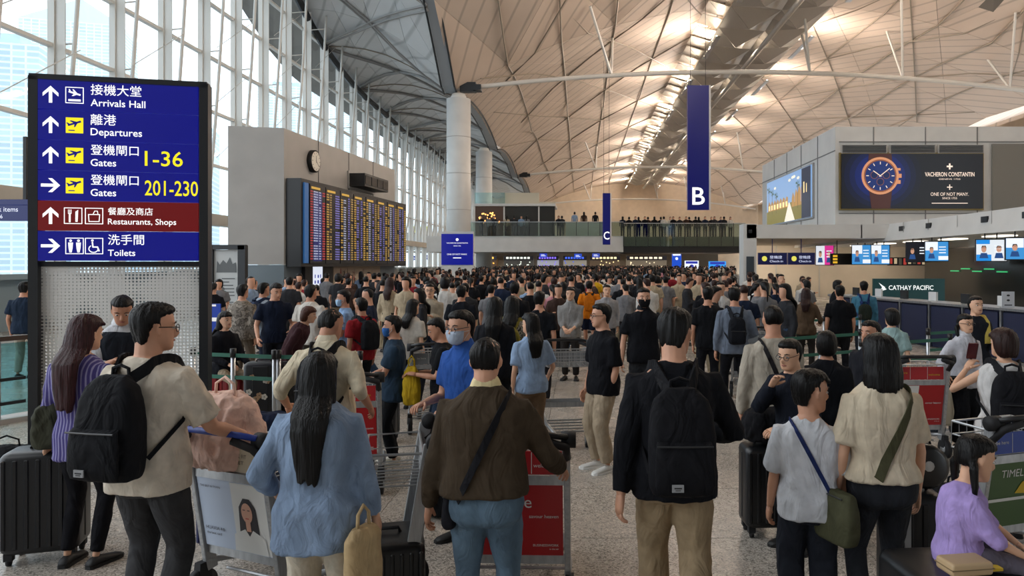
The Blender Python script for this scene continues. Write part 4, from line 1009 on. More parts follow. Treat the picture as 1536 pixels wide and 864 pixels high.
    def hring(s, z, w, f, b, n=16, p=2.2):
        c = (f + b) / 2; d = (f - b) / 2; out = []
        for k in range(n):
            a = 2 * pi * k / n; ca, sa = cos(a), sin(a)
            x = math.copysign(abs(ca) ** (2 / p), ca) * w; y = math.copysign(abs(sa) ** (2 / p), sa) * d
            out.append(s.hc + s.Mh @ Vector((x * s.hh, -(c + y) * s.hh, z * s.hh)))
        return out
    def tring(s, z, w, d, n=20, p=2.5, off=0, grow=0):
        c, M = s.at(z); out = []
        for k in range(n):
            a = 2 * pi * k / n; ca, sa = cos(a), sin(a)
            x = math.copysign(abs(ca) ** (2 / p), ca) * (w * s.H + grow); y = math.copysign(abs(sa) ** (2 / p), sa) * (d * s.H + grow)
            out.append(c + M @ Vector((x, y + off * s.H, 0)))
        return out
HEADT = [(-.505, .12, .33, -.02), (-.46, .19, .385, .06), (-.40, .225, .40, .02), (-.32, .26, .395, -.12), (-.22, .29, .39, -.26), (-.10, .312, .385, -.35), (.02, .325, .375, -.40), (.14, .335, .39, -.43), (.26, .325, .375, -.425), (.36, .285, .32, -.38), (.44, .21, .23, -.28), (.495, .10, .09, -.14)]
def torso_rings(F, g=0, top=.303, bottom=-.07, belly=0, grow=0, hem=0):
    f = F.fat; w = 1 if F.sex == 'm' else .93; T = [(-.075, .098, .066), (0, .100, .070), (.06, .090 * (1 + .5 * (f - 1)), .065), (.12, .093, .066), (.19, .103, .069), (.235, .106, .067), (.258, .098, .061), (.278, .080, .054), (.295, .060, .047), (.310, .045, .041), (.322, .036, .036)]
    if F.sex == 'f': T[0] = (-.075, .103, .070); T[1] = (0, .103, .072); T[2] = (.06, .080, .058)
    if F.child: T = [(a, b * 1.0, c * 1.08) for a, b, c in T]
    R_ = []
    for z, a, d in T:
        if z < bottom - .02 or z > top + .01: continue
        fl = hem if z < .03 else hem * .5 if z < .10 else 0
        kk = grow if z < .27 else grow * .5 if z < .3 else grow * .25
        R_.append(F.tring(z, (a * f * w + fl), (d * f + fl), grow=kk))
    if bottom < -.08: R_ = [F.tring(bottom, (.104 * f * w + hem * 1.1), .074 * f + hem, grow=grow)] + R_
    return R_
def hand(mb, wr, d, palm_n, H, curl=.5, side=1, fingers=True):
    """palm, four bent fingers and a side thumb; d = forearm direction, palm_n = palm normal"""
    d = d.normalized(); n = (palm_n - d * palm_n.dot(d)).normalized(); u = d.cross(n).normalized() * side
    L = .052 * H; w = .023 * H; t = .009 * H
    def P(a, b, c): return wr + d * a * H + u * b * H + n * c * H
    mb.tube([P(-.006, 0, 0), P(.012, 0, .0), P(.034, 0, 0), P(.052, 0, .001)], [(.016 * H, .012 * H), (.021 * H, .012 * H), (.024 * H, .011 * H), (.022 * H, .009 * H)], 8, flat=(tuple(u), 1))
    if not fingers: return
    for k, (o, ln) in enumerate(((-.017, .036), (-.006, .043), (.006, .041), (.017, .032))):
        p = P(.048, o, 0); dd = d.copy(); pts = [p]; ang = .2 + curl * .3
        for q in range(3):
            dd = (Matrix.Rotation(0, 3, 'X') @ dd); dd = (d * cos(ang) + n * sin(ang)); p = p + dd * H * ln * (.44, .32, .26)[q]; pts.append(p); ang += curl * (.9, .8, .5)[q]
        mb.tube(pts, [.0052 * H, .005 * H, .0046 * H, .0036 * H], 6)
    p = P(.012, -.019, .002); dd = (d * .75 - u * .55 + n * .35).normalized(); q = p + dd * .020 * H; dd2 = (d * .9 - u * .1 + n * .5).normalized(); mb.tube([p - dd * .006 * H, p, q, q + dd2 * .018 * H, q + dd2 * .027 * H], [.008 * H, .0078 * H, .0065 * H, .0058 * H, .0042 * H], 6)
SKIN = ['#c79478', '#b98468', '#d2a385', '#a8755a']
HAIRC = {'black': '#0a0808', 'brown': '#2c1a17', 'darkred': '#34181a', 'grey': '#3a3836', 'chestnut': '#4a2a1e'}
def hair_rings(F, style):
    if style == 'buzz': return [(-.16, .29, -.12, -.36), (0, .332, -.06, -.425), (.12, .345, .0, -.45), (.22, .343, .10, -.452), (.27, .336, .34, -.45), (.34, .305, .38, -.42), (.42, .24, .29, -.35), (.49, .14, .16, -.22), (.53, .04, .03, -.08)]
    if style == 'short': return [(-.36, .22, -.16, -.33), (-.26, .27, -.14, -.38), (-.14, .31, -.10, -.42), (0, .352, -.04, -.46), (.12, .372, .06, -.485), (.22, .378, .15, -.495), (.30, .37, .30, -.49), (.38, .345, .405, -.46), (.46, .28, .36, -.40), (.53, .18, .23, -.28), (.57, .06, .06, -.11)]
    if style == 'bob': return [(-.95, .36, .08, -.56), (-.7, .46, .16, -.62), (-.4, .47, .18, -.60), (-.15, .45, .20, -.56), (.1, .43, .24, -.54), (.24, .41, .36, -.53), (.33, .385, .43, -.50), (.44, .31, .38, -.43), (.53, .20, .24, -.30), (.58, .06, .06, -.12)]
    if style == 'bobshort': return [(-.48, .30, -.06, -.46), (-.3, .40, .06, -.54), (-.1, .43, .14, -.56), (.1, .43, .22, -.56), (.24, .42, .38, -.55), (.33, .39, .43, -.52), (.44, .32, .38, -.45), (.53, .21, .24, -.32), (.59, .06, .06, -.12)]
    if style in ('pony', 'bun', 'tied'): return [(-.2, .27, -.14, -.37), (-.05, .335, -.08, -.44), (.1, .36, .08, -.47), (.2, .365, .26, -.475), (.28, .36, .41, -.47), (.38, .33, .41, -.44), (.47, .25, .31, -.36), (.53, .15, .17, -.24), (.56, .05, .04, -.1)]
    if style == 'long': return [(-.62, .42, -.0, -.56), (-.3, .43, .10, -.55), (-.1, .42, .14, -.54), (.1, .40, .20, -.52), (.24, .385, .36, -.51), (.33, .365, .42, -.49), (.44, .30, .37, -.42), (.53, .19, .23, -.29), (.575, .06, .06, -.11)]
def person(label, px, Y, h, face=180, top=('tee', '#888888'), bottom=('pants', '#222222'), hair=('short', 'black'), skin=0, q=.014, group=None, shoes=('#1a1a1a', '#1a1a1a'), z0=0, x=None,
           mask=None, glasses=False, collar=None, fingers=True, det=True, hairlen=1.9, top_under=None, fold=None, ratio=.6, mat_top=None, mat_bottom=None, belt=None, sleeve_roll=False, name='person', **pose):
    F = Fig(h, **pose); H = h
    X = PX(px, Y) if x is None else x
    root = empty(name, (X, Y, z0), R(face), label, 'person', group)
    msk = mat('skin%d' % skin, SKIN[skin], .55, 0, 'skin'); mh = mat('hair_' + hair[1], HAIRC[hair[1]], .42, 0, 'hair')
    Af = .86 if F.sex == 'f' else 1.0
    if F.child: Af = .95
    # ---- body : one continuous skin
    b = MB()
    b.loft([F.hring(*r) for r in HEADT]); nk = .0365 * H * (.86 if F.sex == 'f' else 1)
    c0, M = F.at(.27); b.tube([c0, F.neck, F.hc + F.Mh @ Vector((0, .10 * F.hh, -.30 * F.hh)), F.hc + F.Mh @ Vector((0, .08 * F.hh, -.1 * F.hh))], [nk * 1.25, nk, nk * .98, nk * .9], 12)
    hp = lambda x, f, z: F.hc + F.Mh @ Vector((x * F.hh, -f * F.hh, z * F.hh))
    if det:
        b.tube([hp(0, .35, .08), hp(0, .42, -.02), hp(0, .475, -.12), hp(0, .44, -.17), hp(0, .34, -.18)], [.035 * F.hh, .042 * F.hh, .062 * F.hh, .06 * F.hh, .04 * F.hh], 8)
        b.tube([hp(-.05, .40, -.165), hp(.05, .40, -.165)], .042 * F.hh, 6)
        b.tube([hp(-.24, .30, .10), hp(-.1, .375, .105), hp(0, .37, .09), hp(.1, .375, .105), hp(.24, .30, .10)], .035 * F.hh, 6)
        for s_ in (-1, 1): b.tube([hp(s_ * .325, -.0, .08), hp(s_ * .36, -.03, .02), hp(s_ * .35, -.02, -.1), hp(s_ * .325, .02, -.16)], [.05 * F.hh, .06 * F.hh, .045 * F.hh, .03 * F.hh], 6, flat=((0, 1, 0), .5))
    longs = top[0] in ('shirt', 'sweater', 'jacket', 'long')
    for k, s_ in (('L', 1), ('R', -1)):
        S, E, Wr = F.sh[k], F.el[k], F.wr[k]
        b.tube([S, S.lerp(E, .5), E, E.lerp(Wr, .35), Wr], [.028 * H * Af, .0265 * H * Af, .022 * H * Af, .0225 * H * Af, .0145 * H * Af], 10)
    b.loft(torso_rings(F, top=.30, bottom=-.06, grow=-.012))
    shorts = bottom[0] == 'shorts'
    for k in 'LR':
        P, K, A = F.hp[k], F.kn[k], F.an[k]
        b.tube([P, P.lerp(K, .5), K, K.lerp(A, .3), K.lerp(A, .75), A + Vector((0, 0, -.01))], [x * H * (1 if shorts else .74) for x in (.05, .042, .031, .032, .022, .018)], 10)
    me = remesh(b, q * (.62 if det else 1), msk, 1 if det else 1, ratio=ratio if det else None)
    # hands appended with separate fingers, rooted inside the wrist
    hm = MB()
    for k, s_ in (('L', 1), ('R', -1)):
        spec = pose.get('arm' + k); cu = pose.get('curl', .6)
        d = (F.wr[k] - F.el[k]).normalized()
        pn = Vector((-s_ * .8, -.2, -.4)) if not spec or spec[2] < .56 else Vector((-s_ * .3, -.2, -.8))
        if pose.get('palm' + k): pn = Vector(pose['palm' + k])
        hand(hm, F.wr[k], d, pn, H, cu, s_, fingers)
    bm = bmesh.new(); bm.from_mesh(me); m2 = hm.mesh('h', None, True); bm.from_mesh(m2); bm.to_mesh(me); bm.free(); bpy.data.meshes.remove(m2)
    for p in me.polygons: p.use_smooth = True
    body = place(me, 'body', root)
    # ---- face pieces
    if det:
        m = MB()
        for s_ in (-1, 1): m.ell(hp(s_ * .15, .335, .01), (.065 * F.hh, .05 * F.hh, .030 * F.hh), 10, 6, rot=F.Mh)
        m.build('eyes', mat('eye_white', '#cfc7c0', .3), body, True)
        m = MB()
        for s_ in (-1, 1): m.ell(hp(s_ * .15, .375, .01), (.030 * F.hh, .018 * F.hh, .030 * F.hh), 8, 5, rot=F.Mh)
        m.build('pupils', mat('iris', '#1b1210', .2), body, True)
        m = MB()
        for s_ in (-1, 1): m.tube([hp(s_ * .07, .395, .105), hp(s_ * .16, .385, .135), hp(s_ * .25, .32, .11)], [.012 * F.hh, .017 * F.hh, .008 * F.hh], 5)
        m.build('eyebrows', mh, body, True)
        if not mask:
            MB().tube([hp(-.10, .37, -.285), hp(-.04, .405, -.275), hp(.04, .405, -.275), hp(.10, .37, -.285)], [.012 * F.hh, .026 * F.hh, .026 * F.hh, .012 * F.hh], 6).build('lips', mat('lips', '#96584e', .5), body, True)
    if mask:
        rr = [(-.50, .13, .36, .1), (-.44, .24, .43, .05), (-.30, .30, .47, .02), (-.16, .325, .49, .0), (-.06, .335, .47, .0)]
        o = MB().loft([F.hring(z, w, f, bb) for z, w, f, bb in rr]).build('face_mask', mat('mask' + mask, mask, .8, 0, 'cloth'), root, True)
        m = MB()
        for s_ in (-1, 1):
            for z in (-.1, -.36): m.tube([hp(s_ * .3, .16, z), hp(s_ * .37, -.02, -.08 if z > -.2 else -.14)], .008 * F.hh, 4)
        m.build('ear_loops', mat('mask_loop', '#c9ced0', .8), o)
    if glasses:
        m = MB()
        for s_ in (-1, 1):
            c = hp(s_ * .155, .43, .0); m.tube([c + F.Mh @ Vector((.105 * F.hh * cos(a), .0, .085 * F.hh * sin(a))) for a in [2 * pi * k / 12 for k in range(13)]], .010 * F.hh, 4)
            m.tube([hp(s_ * .26, .42, .02), hp(s_ * .35, .25, .03), hp(s_ * .37, -.03, .03)], .011 * F.hh, 4)
        m.tube([hp(-.06, .44, .02), hp(.06, .44, .02)], .012 * F.hh, 4)
        m.build('glasses', mat('spectacle_frame', '#1d1a1c', .3), root)
    # ---- hair
    st = hair[0]
    if st:
        hb = MB(); hb.loft([F.hring(z, w, f, bb, 20, 2.1) for z, w, f, bb in hair_rings(F, st)])
        if (st in ('bob', 'bobshort', 'long') or (st == 'short' and F.child)) and det: hb.tube([hp(-.3, .30, .27), hp(-.12, .39, .30), (hp(.12, .40, .29)), hp(.3, .30, .26)], .055 * F.hh, 6)
        if st in ('short',): hb.tube([hp(-.335, -.02, .2), hp(-.335, .02, .02)], .035 * F.hh, 6).tube([hp(.335, -.02, .2), hp(.335, .02, .02)], .035 * F.hh, 6)
        if st == 'long':
            cN, Mc = F.at(.30)
            base = hp(0, -.28, -.35); rs = []
            n = 9
            bw = .44 * F.hh
            for k in range(n + 1):
                t = k / n; p = base.lerp(cN + Mc @ Vector((0, (.066 + .02) * H, -.02 * H)), min(1, t * 2.2)) if t < .45 else cN + Mc @ Vector((0, .086 * H * F.fat + .002, -.02 * H - (t - .45) * hairlen * F.hh * 1.6))
                ww = bw * (.86 + .5 * t - 1.1 * max(0, t - .35) - .3 * max(0, t - .75)); th = F.hh * (.22 - .10 * t)
                rs.append([p + Mc @ Vector((ww * cos(2 * pi * a / 16), th * sin(2 * pi * a / 16) * (1), 0)) for a in range(16)])
            hb.loft(rs)
            if pose.get('fronthair'):
                for s_ in (-1, 1): hb.tube([hp(s_ * .34, .1, .1), hp(s_ * .36, .14, -.3), hp(s_ * .34, .16, -.8), hp(s_ * .30, .16, -1.2)], [.09 * F.hh, .12 * F.hh, .10 * F.hh, .04 * F.hh], 8)
        if st == 'pony': hb.tube([hp(0, -.44, .1), hp(0, -.6, .0), hp(0, -.66, -.4), hp(0, -.6, -.9), hp(0, -.55, -1.2)], [.08 * F.hh, .13 * F.hh, .13 * F.hh, .09 * F.hh, .03 * F.hh], 10)
        if st == 'bun': hb.ell(hp(0, -.52, .2), (.17 * F.hh, .15 * F.hh, .17 * F.hh), 10, 6)
        if st == 'tied':
            for s_ in (-1, 1): hb.tube([hp(s_ * .30, -.2, -.05), hp(s_ * .40, -.22, -.2), hp(s_ * .42, -.12, -.6), hp(s_ * .38, -.02, -1.0)], [.08 * F.hh, .12 * F.hh, .10 * F.hh, .03 * F.hh], 8)
        me = remesh(hb, max(.008, q * .62) if det else q * .9, mh, 1)
        amp = .03 * F.hh if det else 0
        if amp:
            for v in me.vertices:
                l = v.co - F.hc; a = math.atan2(l.y, l.x)
                v.co += v.normal * amp * (noise.noise(Vector((cos(a) * 7, sin(a) * 7, l.z * 7 + px))) + .6 * noise.noise(Vector((cos(a) * 18, sin(a) * 18, l.z * 5))))
        if st == 'long':
            for v in me.vertices:
                l = v.co.z - F.hc.z
                if l < -.9 * F.hh: v.co.z += .045 * (noise.noise(Vector((v.co.x * 45, px, 0))) - .2) * min(1, (-l / F.hh - .9))
        place(me, 'hair', root)
    # ---- top garment
    kind, colr = top[0], top[1]; t = MB()
    loose = {'tee': .008, 'shirt': .012, 'sweater': .016, 'jacket': .018, 'polo': .008, 'long': .006, 'vest': .006, 'sleeveless': .006, 'loose': .024}.get(kind, .01)
    hemz = pose.get('hem', -.06); t.loft(torso_rings(F, top=.318 if collar else .303, bottom=hemz, grow=loose, hem=pose.get('flare', .0 if kind == 'long' else .011)))
    sl = {'tee': .72, 'polo': .7, 'shirt': 1.93, 'sweater': 1.95, 'jacket': 1.95, 'long': 1.95, 'vest': 0, 'sleeveless': .0, 'loose': 1.9}.get(kind, .7)
    sl = pose.get('sleeve', sl)
    for k, s_ in (('L', 1), ('R', -1)):
        S, E, Wr = F.sh[k], F.el[k], F.wr[k]; c, M = F.at(.236)
        inn = c + M @ Vector((s_ * .05 * H, 0, 0))
        if sl == 0: t.tube([inn, S + (S - inn) * .05], [.044 * H, .034 * H * Af], 10); continue
        g = loose * .6 + (.006 if sl < 1 else 0); pts = [inn, S + (S - inn) * .10]; rr = [.040 * H, .0345 * H * Af + g]
        if sl < 1: pts += [S.lerp(E, sl * .55), S.lerp(E, sl)]; rr += [.039 * H * Af + g * 1.2, .037 * H * Af + g * 1.7]
        else:
            u = sl - 1; pts += [S.lerp(E, .5), E, E.lerp(Wr, u * .5), E.lerp(Wr, u)]; rr += [.035 * H * Af + g, .030 * H * Af + g, .029 * H * Af + g, .020 * H * Af + g * .8]
        t.tube(pts, rr, 12)
    fo = fold if fold is not None else (.011 if det else .005)
    me = remesh(t, q, mat_top or mat('cloth' + colr, colr, .85, 0, 'cloth'), 2, fo, 7, seed=px, aniso=(1, 1, .55), ratio=ratio if det else None)
    gn = {'tee': 't_shirt', 'polo': 'polo_shirt', 'shirt': 'shirt', 'sweater': 'sweater', 'jacket': 'jacket', 'long': 'shirt', 'vest': 'waistcoat', 'sleeveless': 'sleeveless_top', 'loose': 'shirt'}.get(kind, 'shirt')
    shirt = place(me, gn, root)
    vs = [v.co.copy() for v in me.vertices]; fs = [tuple(p.vertices) for p in me.polygons]; bvh = BVHTree.FromPolygons(vs, fs)
    if collar:
        c, M = F.at(.318); m = MB(); rr = [(.050, 0, -.006), (.043, -.004, .012), (.036, -.004, .024)]
        rings = [[c + M @ Vector((cos(2 * pi * k / 16) * a * H, sin(2 * pi * k / 16) * a * H * .92 - .006 * H, dz * H + (.006 * H if sin(2 * pi * k / 16) > 0 else -.004 * H))) for k in range(16)] for a, dy, dz in rr]
        m.loft(rings, None, False); rings2 = [[p + (c - p).normalized() * .004 for p in r] for r in reversed(rings)]; m.loft(rings2, None, False)
        m.build('collar', mat('cloth' + collar, collar, .8, 0, 'cloth'), shirt, True)
    if pose.get('over'):
        ov = MB(); ov.loft([r for r in torso_rings(F, bottom=-.06, grow=loose + .014, hem=.008)[:-2]]); me = remesh(ov, q, mat('cloth' + pose['over'], pose['over'], .8, 0, 'cloth'), 2, .004, 7)
        place(me, 'waistcoat', root)
    # ---- trousers / shorts / skirt
    w = MB(); bk, bc = bottom[0], bottom[1]; lo = {'pants': .010, 'wide': .024, 'jeans': .006, 'slim': .001, 'shorts': .016, 'cargo': .022}.get(bk, .01)
    fw = F.fat * (1 if F.sex == 'm' else .97)
    w.loft([F.tring(z, a * fw, d * F.fat, grow=lo * .25) for z, a, d in ((.055, .088, .062), (.02, .096, .067), (-.03, .100, .072), (-.07, .094, .068), (-.09, .07, .05))])
    for k in 'LR':
        P, K, A = F.hp[k], F.kn[k], F.an[k]; e = .62 if shorts else 1
        if shorts: w.tube([P + Vector((0, 0, .01)), P.lerp(K, .5), P.lerp(K, .92)], [.054 * H + lo, .05 * H + lo, .046 * H + lo], 12)
        else: w.tube([P + Vector((0, 0, -.01)), P.lerp(K, .4), K, K.lerp(A, .45), K.lerp(A, .94)], [.046 * H * fw + lo * .2, .047 * H * fw + lo * .8, .034 * H + lo * 1.1, .031 * H + lo * 1.2, (.024 if bk == 'slim' else .028) * H + lo * 1.1], 12)
    me = remesh(w, q * 1.05, mat_bottom or mat('trouser' + bc, bc, .85, 0, 'denim' if bk == 'jeans' else 'cloth'), 2, (.010 if bk in ('wide', 'cargo') else .007) if det else .004, 7, seed=px + 5, aniso=(1, 1, .5), ratio=ratio if det else None)
    place(me, {'jeans': 'jeans', 'shorts': 'shorts'}.get(bk, 'trousers'), root)
    # ---- shoes
    for k in 'LR':
        A = F.an[k]; s_ = F.ft[k]; yaw = s_ * .18
        Mf = rz_(yaw); o = Vector((A.x, A.y, A.z - .045 * H)); m = MB()
        rings = []
        for f_, ww, hh_ in ((-.035, .016, .020), (-.02, .021, .034), (.01, .021, .040), (.04, .024, .030), (.075, .028, .022), (.10, .026, .017), (.118, .014, .010)):
            rings.append([o + Mf @ Vector((cos(2 * pi * a / 12) * ww * H, -f_ * H, .006 * H + max(0, sin(2 * pi * a / 12) * .5 + .5) * hh_ * H)) for a in range(12)])
        m.loft(rings); sh_ = m.build('shoe', mat('shoe' + shoes[0], shoes[0], .6), root, True)
        if det:
            m = MB(); m.loft([[o + Mf @ Vector((cos(2 * pi * a / 12) * ww * H * 1.06, -f_ * H, z * H)) for f_, ww in zip((0,), (1,)) for a in range(0)] for z in ()]) if 0 else None
            out = [(-.037, .012), (-.03, .02), (0, .023), (.04, .026), (.08, .030), (.105, .026), (.122, .012)]
            ring = [(ww, f_) for f_, ww in out] + [(-ww, f_) for f_, ww in reversed(out)]
            m = MB().loft([[o + Mf @ Vector((a * H, -f_ * H, z)) for a, f_ in ring] for z in (.0, .012 * H)]); m.build('sole', mat('sole' + shoes[1], shoes[1], .7), sh_)
    F.root = root; F.bvh = bvh; F.M = Matrix.Translation((X, Y, z0)) @ Matrix.Rotation(R(face), 4, 'Z'); F.shirt = shirt; F.face = R(face)
    return F
def surf(F, o, d, off=.008):
    """point on the shirt surface seen from outside along -d"""
    d = d.normalized(); r = F.bvh.ray_cast(o + d * .6, -d)
    if r[0] is None: return o + d * .1
    return r[0] + d * off
def strap_on(F, pts, w, m, name, parent, t=.004):
    mb = MB(); pts = [Vector(p) for p in pts]; c0, M = F.at(.15)
    rings = []
    for i, p in enumerate(pts):
        a = pts[max(0, i - 1)]; b = pts[min(len(pts) - 1, i + 1)]; tt = (b - a).normalized(); nn = (p - (c0 + Vector((0, 0, (p.z - c0.z))))); nn = nn - tt * nn.dot(tt)
        if nn.length < 1e-5: nn = Vector((0, 1, 0))
        nn.normalize(); u = tt.cross(nn)
        rings.append([p + u * x * w / 2 + nn * y * t for x, y in ((-1, 0), (1, 0), (1, 1), (-1, 1))])
    mb.loft(rings); return mb.build(name, m, parent)
def acc(F, name, label, cat, anchor, group=None):
    """top-level carried thing whose geometry is written in the wearer's local space"""
    p = F.M @ Vector(anchor); r = empty(name, tuple(p), F.face, label, cat, group)
    in_ = empty('tmpo', tuple(-Vector(anchor)), 0) if 0 else None
    return r, Vector(anchor)
def shift(mb, a): mb.v = [(x - a.x, y - a.y, z - a.z) for x, y, z in mb.v]; return mb
def backpack(F, label, color='#16171b', w=.30, hgt=.45, dep=.17, top=.275, tag_=True, pocket=True, strapc=None, loop=False, group=None, name='backpack', front_straps=True):
    H = F.H; c, M = F.at(top); back = surf(F, F.at(top - .08)[0], M @ Vector((0, 1, 0)), 0); c2 = F.at(top - .08)[0]
    by = (M.transposed() @ (back - c2)).y
    T = Matrix.Translation(c + M @ Vector((0, by + .004, 0))) @ M.to_4x4()
    anchor = T @ Vector((0, dep / 2, -hgt)); r, a = acc(F, name, label, 'backpack' if name == 'backpack' else 'bag', anchor, group)
    mt = mat('pack' + color, color, .8, 0, 'cloth'); ms = mat('strap' + (strapc or color), strapc or color, .7, 0, 'cloth')
    b = MB(); prof = [(0.02, .45, .35), (-.03, .80, .62), (-.09, .93, .82), (-.2, 1, .97), (-.32, 1, 1.0), (-.40, .97, .95), (-.44, .85, .8), (-.45, .5, .4)]
    rings = []
    for z, kw, kd in prof:
        z = z * hgt / .45; rings.append([T @ Vector((math.copysign(abs(cos(t)) ** .6, cos(t)) * w / 2 * kw, dep / 2 * 1 + math.copysign(abs(sin(t)) ** .6, sin(t)) * dep / 2 * kd - (1 - kd) * dep * .2, z)) for t in [2 * pi * k / 24 for k in range(24)]])
    b.loft(rings); me = remesh(b, .013, mt, 2, .005, 8, seed=w * 10); 
    for v in me.vertices: v.co -= a
    body = place(me, 'body', r)
    if pocket:
        b = MB(); rings = []
        for z, kw, kd in ((-.20, .78, .1), (-.215, .82, .8), (-.30, .86, 1), (-.38, .86, 1), (-.42, .8, .7), (-.43, .6, .2)):
            z = z * hgt / .45; rings.append([T @ Vector((math.copysign(abs(cos(t)) ** .5, cos(t)) * w / 2 * kw, dep * .93 + (sin(t) * .5 + .5) * .045 * kd, z)) for t in [2 * pi * k / 16 for k in range(16)]])
        b.loft(rings); pk = shift(b, a).build('front_pocket', mt, r, True)
        b = MB().tube([T @ Vector((x, dep + .036 - abs(x) * .04, -.215 * hgt / .45)) for x in (-w * .4, -w * .2, 0, w * .2, w * .4)], .005, 5); shift(b, a).build('zip', mat('zip', '#3a3b3d', .4, .4), pk)
    if tag_:
        TT = T @ Matrix.Translation((.04, dep + .047, -.385 * hgt / .45)) @ Matrix.Rotation(pi, 4, 'Z'); b = MB(); b.box((0, 0, 0), (.055, .006, .035), TT); shift(b, a).build('badge', mat('badge', '#8f9092', .5), body)
        b = MB(); b.mi = 0; text(b, 'anello', -.02, -.006, .012, .04, TT @ Matrix.Translation((0, -.0045, 0))) if 0 else b.box((0, -.005, .002), (.035, .002, .006), TT); b.box((0, -.005, -.008), (.025, .002, .003), TT); shift(b, a).build('badge_print', mat('badge_ink', '#232325', .6), body)
    b = MB().tube([T @ Vector((x, .03 + .0, .02 + z)) for x, z in ((-.05, -.02), (-.045, .03), (0, .045), (.045, .03), (.05, -.02))], .009, 6); shift(b, a).build('carry_loop', ms, r)
    if loop: pass
    # shoulder straps laid over the shirt
    ctr, Mm = F.at(.235)
    for s_ in (-1, 1):
        pts = [T @ Vector((s_ * .05, .03, -.01))]; xx = s_ * .052 * H; o = ctr + Mm @ Vector((xx, 0, 0))
        for k in range(0, 11):
            an = R(62 + k * 15 if 0 else 45 + k * 16); d = Mm @ Vector((s_ * .0, cos(an), sin(an)))
            pts.append(surf(F, o + Mm @ Vector((s_ * .016 * H * min(1, k / 4), 0, 0)), d, .005))
        lo = T @ Vector((s_ * w * .46, .03, -.36 * hgt / .45)); last = pts[-1]
        sd = F.at(.13)[0] + Mm @ Vector((s_ * (.098 * H * F.fat + .014), .0, 0)); pts += [last.lerp(sd, .5) + Mm @ Vector((s_ * .01, -.02, 0)), sd, lo]
        o_ = strap_on(F, [p - Vector((0, 0, 0)) for p in pts[:12]], .058, ms, 'shoulder_strap', None, .012); o2 = strap_on(F, pts[11:], .024, ms, 'strap_webbing', None, .004)
        for q in (o_, o2):
            for v in q.data.vertices: v.co -= a
            q.parent = r
    return r
def crossbody(F, label, color, side=1, bagsize=(.24, .10, .20), w=.035, hipz=-.02, bagcolor=None, back=.6, shoulder=.055, name='crossbody_bag', cat='bag', bag=True):
    """strap from the shoulder on `side` to the opposite hip with a bag there; back>0 puts the bag toward the back"""
    H = F.H; ms = mat('strap' + color, color, .7, 0, 'cloth'); top, Mt = F.at(.29); ts = top + Mt @ Vector((side * shoulder * H, 0, -.02 * H))
    hc, Mh_ = F.at(hipz); hs = hc + Mh_ @ Vector((-side * .07 * H, 0, 0)); mid = (ts + hs) / 2; ax = (ts - hs).normalized(); pts = []
    for k in range(25):
        a = 2 * pi * k / 24; d = (ax * cos(a) * (ts - hs).length * .5 + Vector((0, 1, 0)) * sin(a) * .12)
        c = mid + ax * cos(a) * (ts - hs).length * .42; dd = Vector((ax.x * cos(a) * .8, sin(a), ax.z * cos(a) * .8))
        pts.append(surf(F, c, dd, .006))
    hp_ = surf(F, hs, Vector((-side, back, -.1)), .01)
    anchor = hp_ + Vector((0, 0, -bagsize[2])); r, a = acc(F, name, label, cat, anchor)
    o = strap_on(F, pts, w, ms, 'strap', None)
    for v in o.data.vertices: v.co -= a
    o.parent = r
    if bag:
        n = Vector((-side, back, 0)).normalized(); u = n.cross(Vector((0, 0, 1))); c = hp_ + n * bagsize[1] * .55 + Vector((0, 0, -bagsize[2] * .45)); b = MB(); rings = []
        for z, kw, kd in ((.5, .8, .55), (.44, .92, .7), (.1, 1, .95), (-.3, 1, 1.05), (-.46, .93, .9), (-.5, .8, .7)):
            rings.append([c + u * math.copysign(abs(cos(t)) ** .5, cos(t)) * bagsize[0] / 2 * kw + n * math.copysign(abs(sin(t)) ** .6, sin(t)) * bagsize[1] / 2 * kd + Vector((0, 0, z * bagsize[2])) for t in [2 * pi * k / 20 for k in range(20)]])
        b.loft(rings); me = remesh(b, .012, mat('bagcloth' + (bagcolor or color), bagcolor or color, .75, 0, 'cloth'), 2, .005, 9)
        for v in me.vertices: v.co -= a
        bo_ = place(me, 'pouch', r)
        b = MB().tube([c + u * x + n * (bagsize[1] * .40) + Vector((0, 0, bagsize[2] * .42)) for x in (-bagsize[0] * .35, 0, bagsize[0] * .35)], .004, 5); shift(b, a).build('zip', mat('zip', '#3a3b3d', .4, .4), r)
    return r
def phone(F, side, label, color='#1b1c20'):
    d = (F.wr[side] - F.el[side]).normalized(); p = F.wr[side] + d * .05 * F.H + Vector((0, -.01, .03)); r, a = acc(F, 'phone', label, 'phone', p)
    m = MB().rbox((0, 0, .06), (.072, .009, .145), .008, Matrix.Rotation(-.5, 4, 'X')); m.build('case', mat('phone' + color, color, .3), r)
    MB().box((0, -.006, .06), (.064, .002, .132), Matrix.Rotation(-.5, 4, 'X')).build('screen', emit('phone_glow', '#5f6d80', .4), r); return r
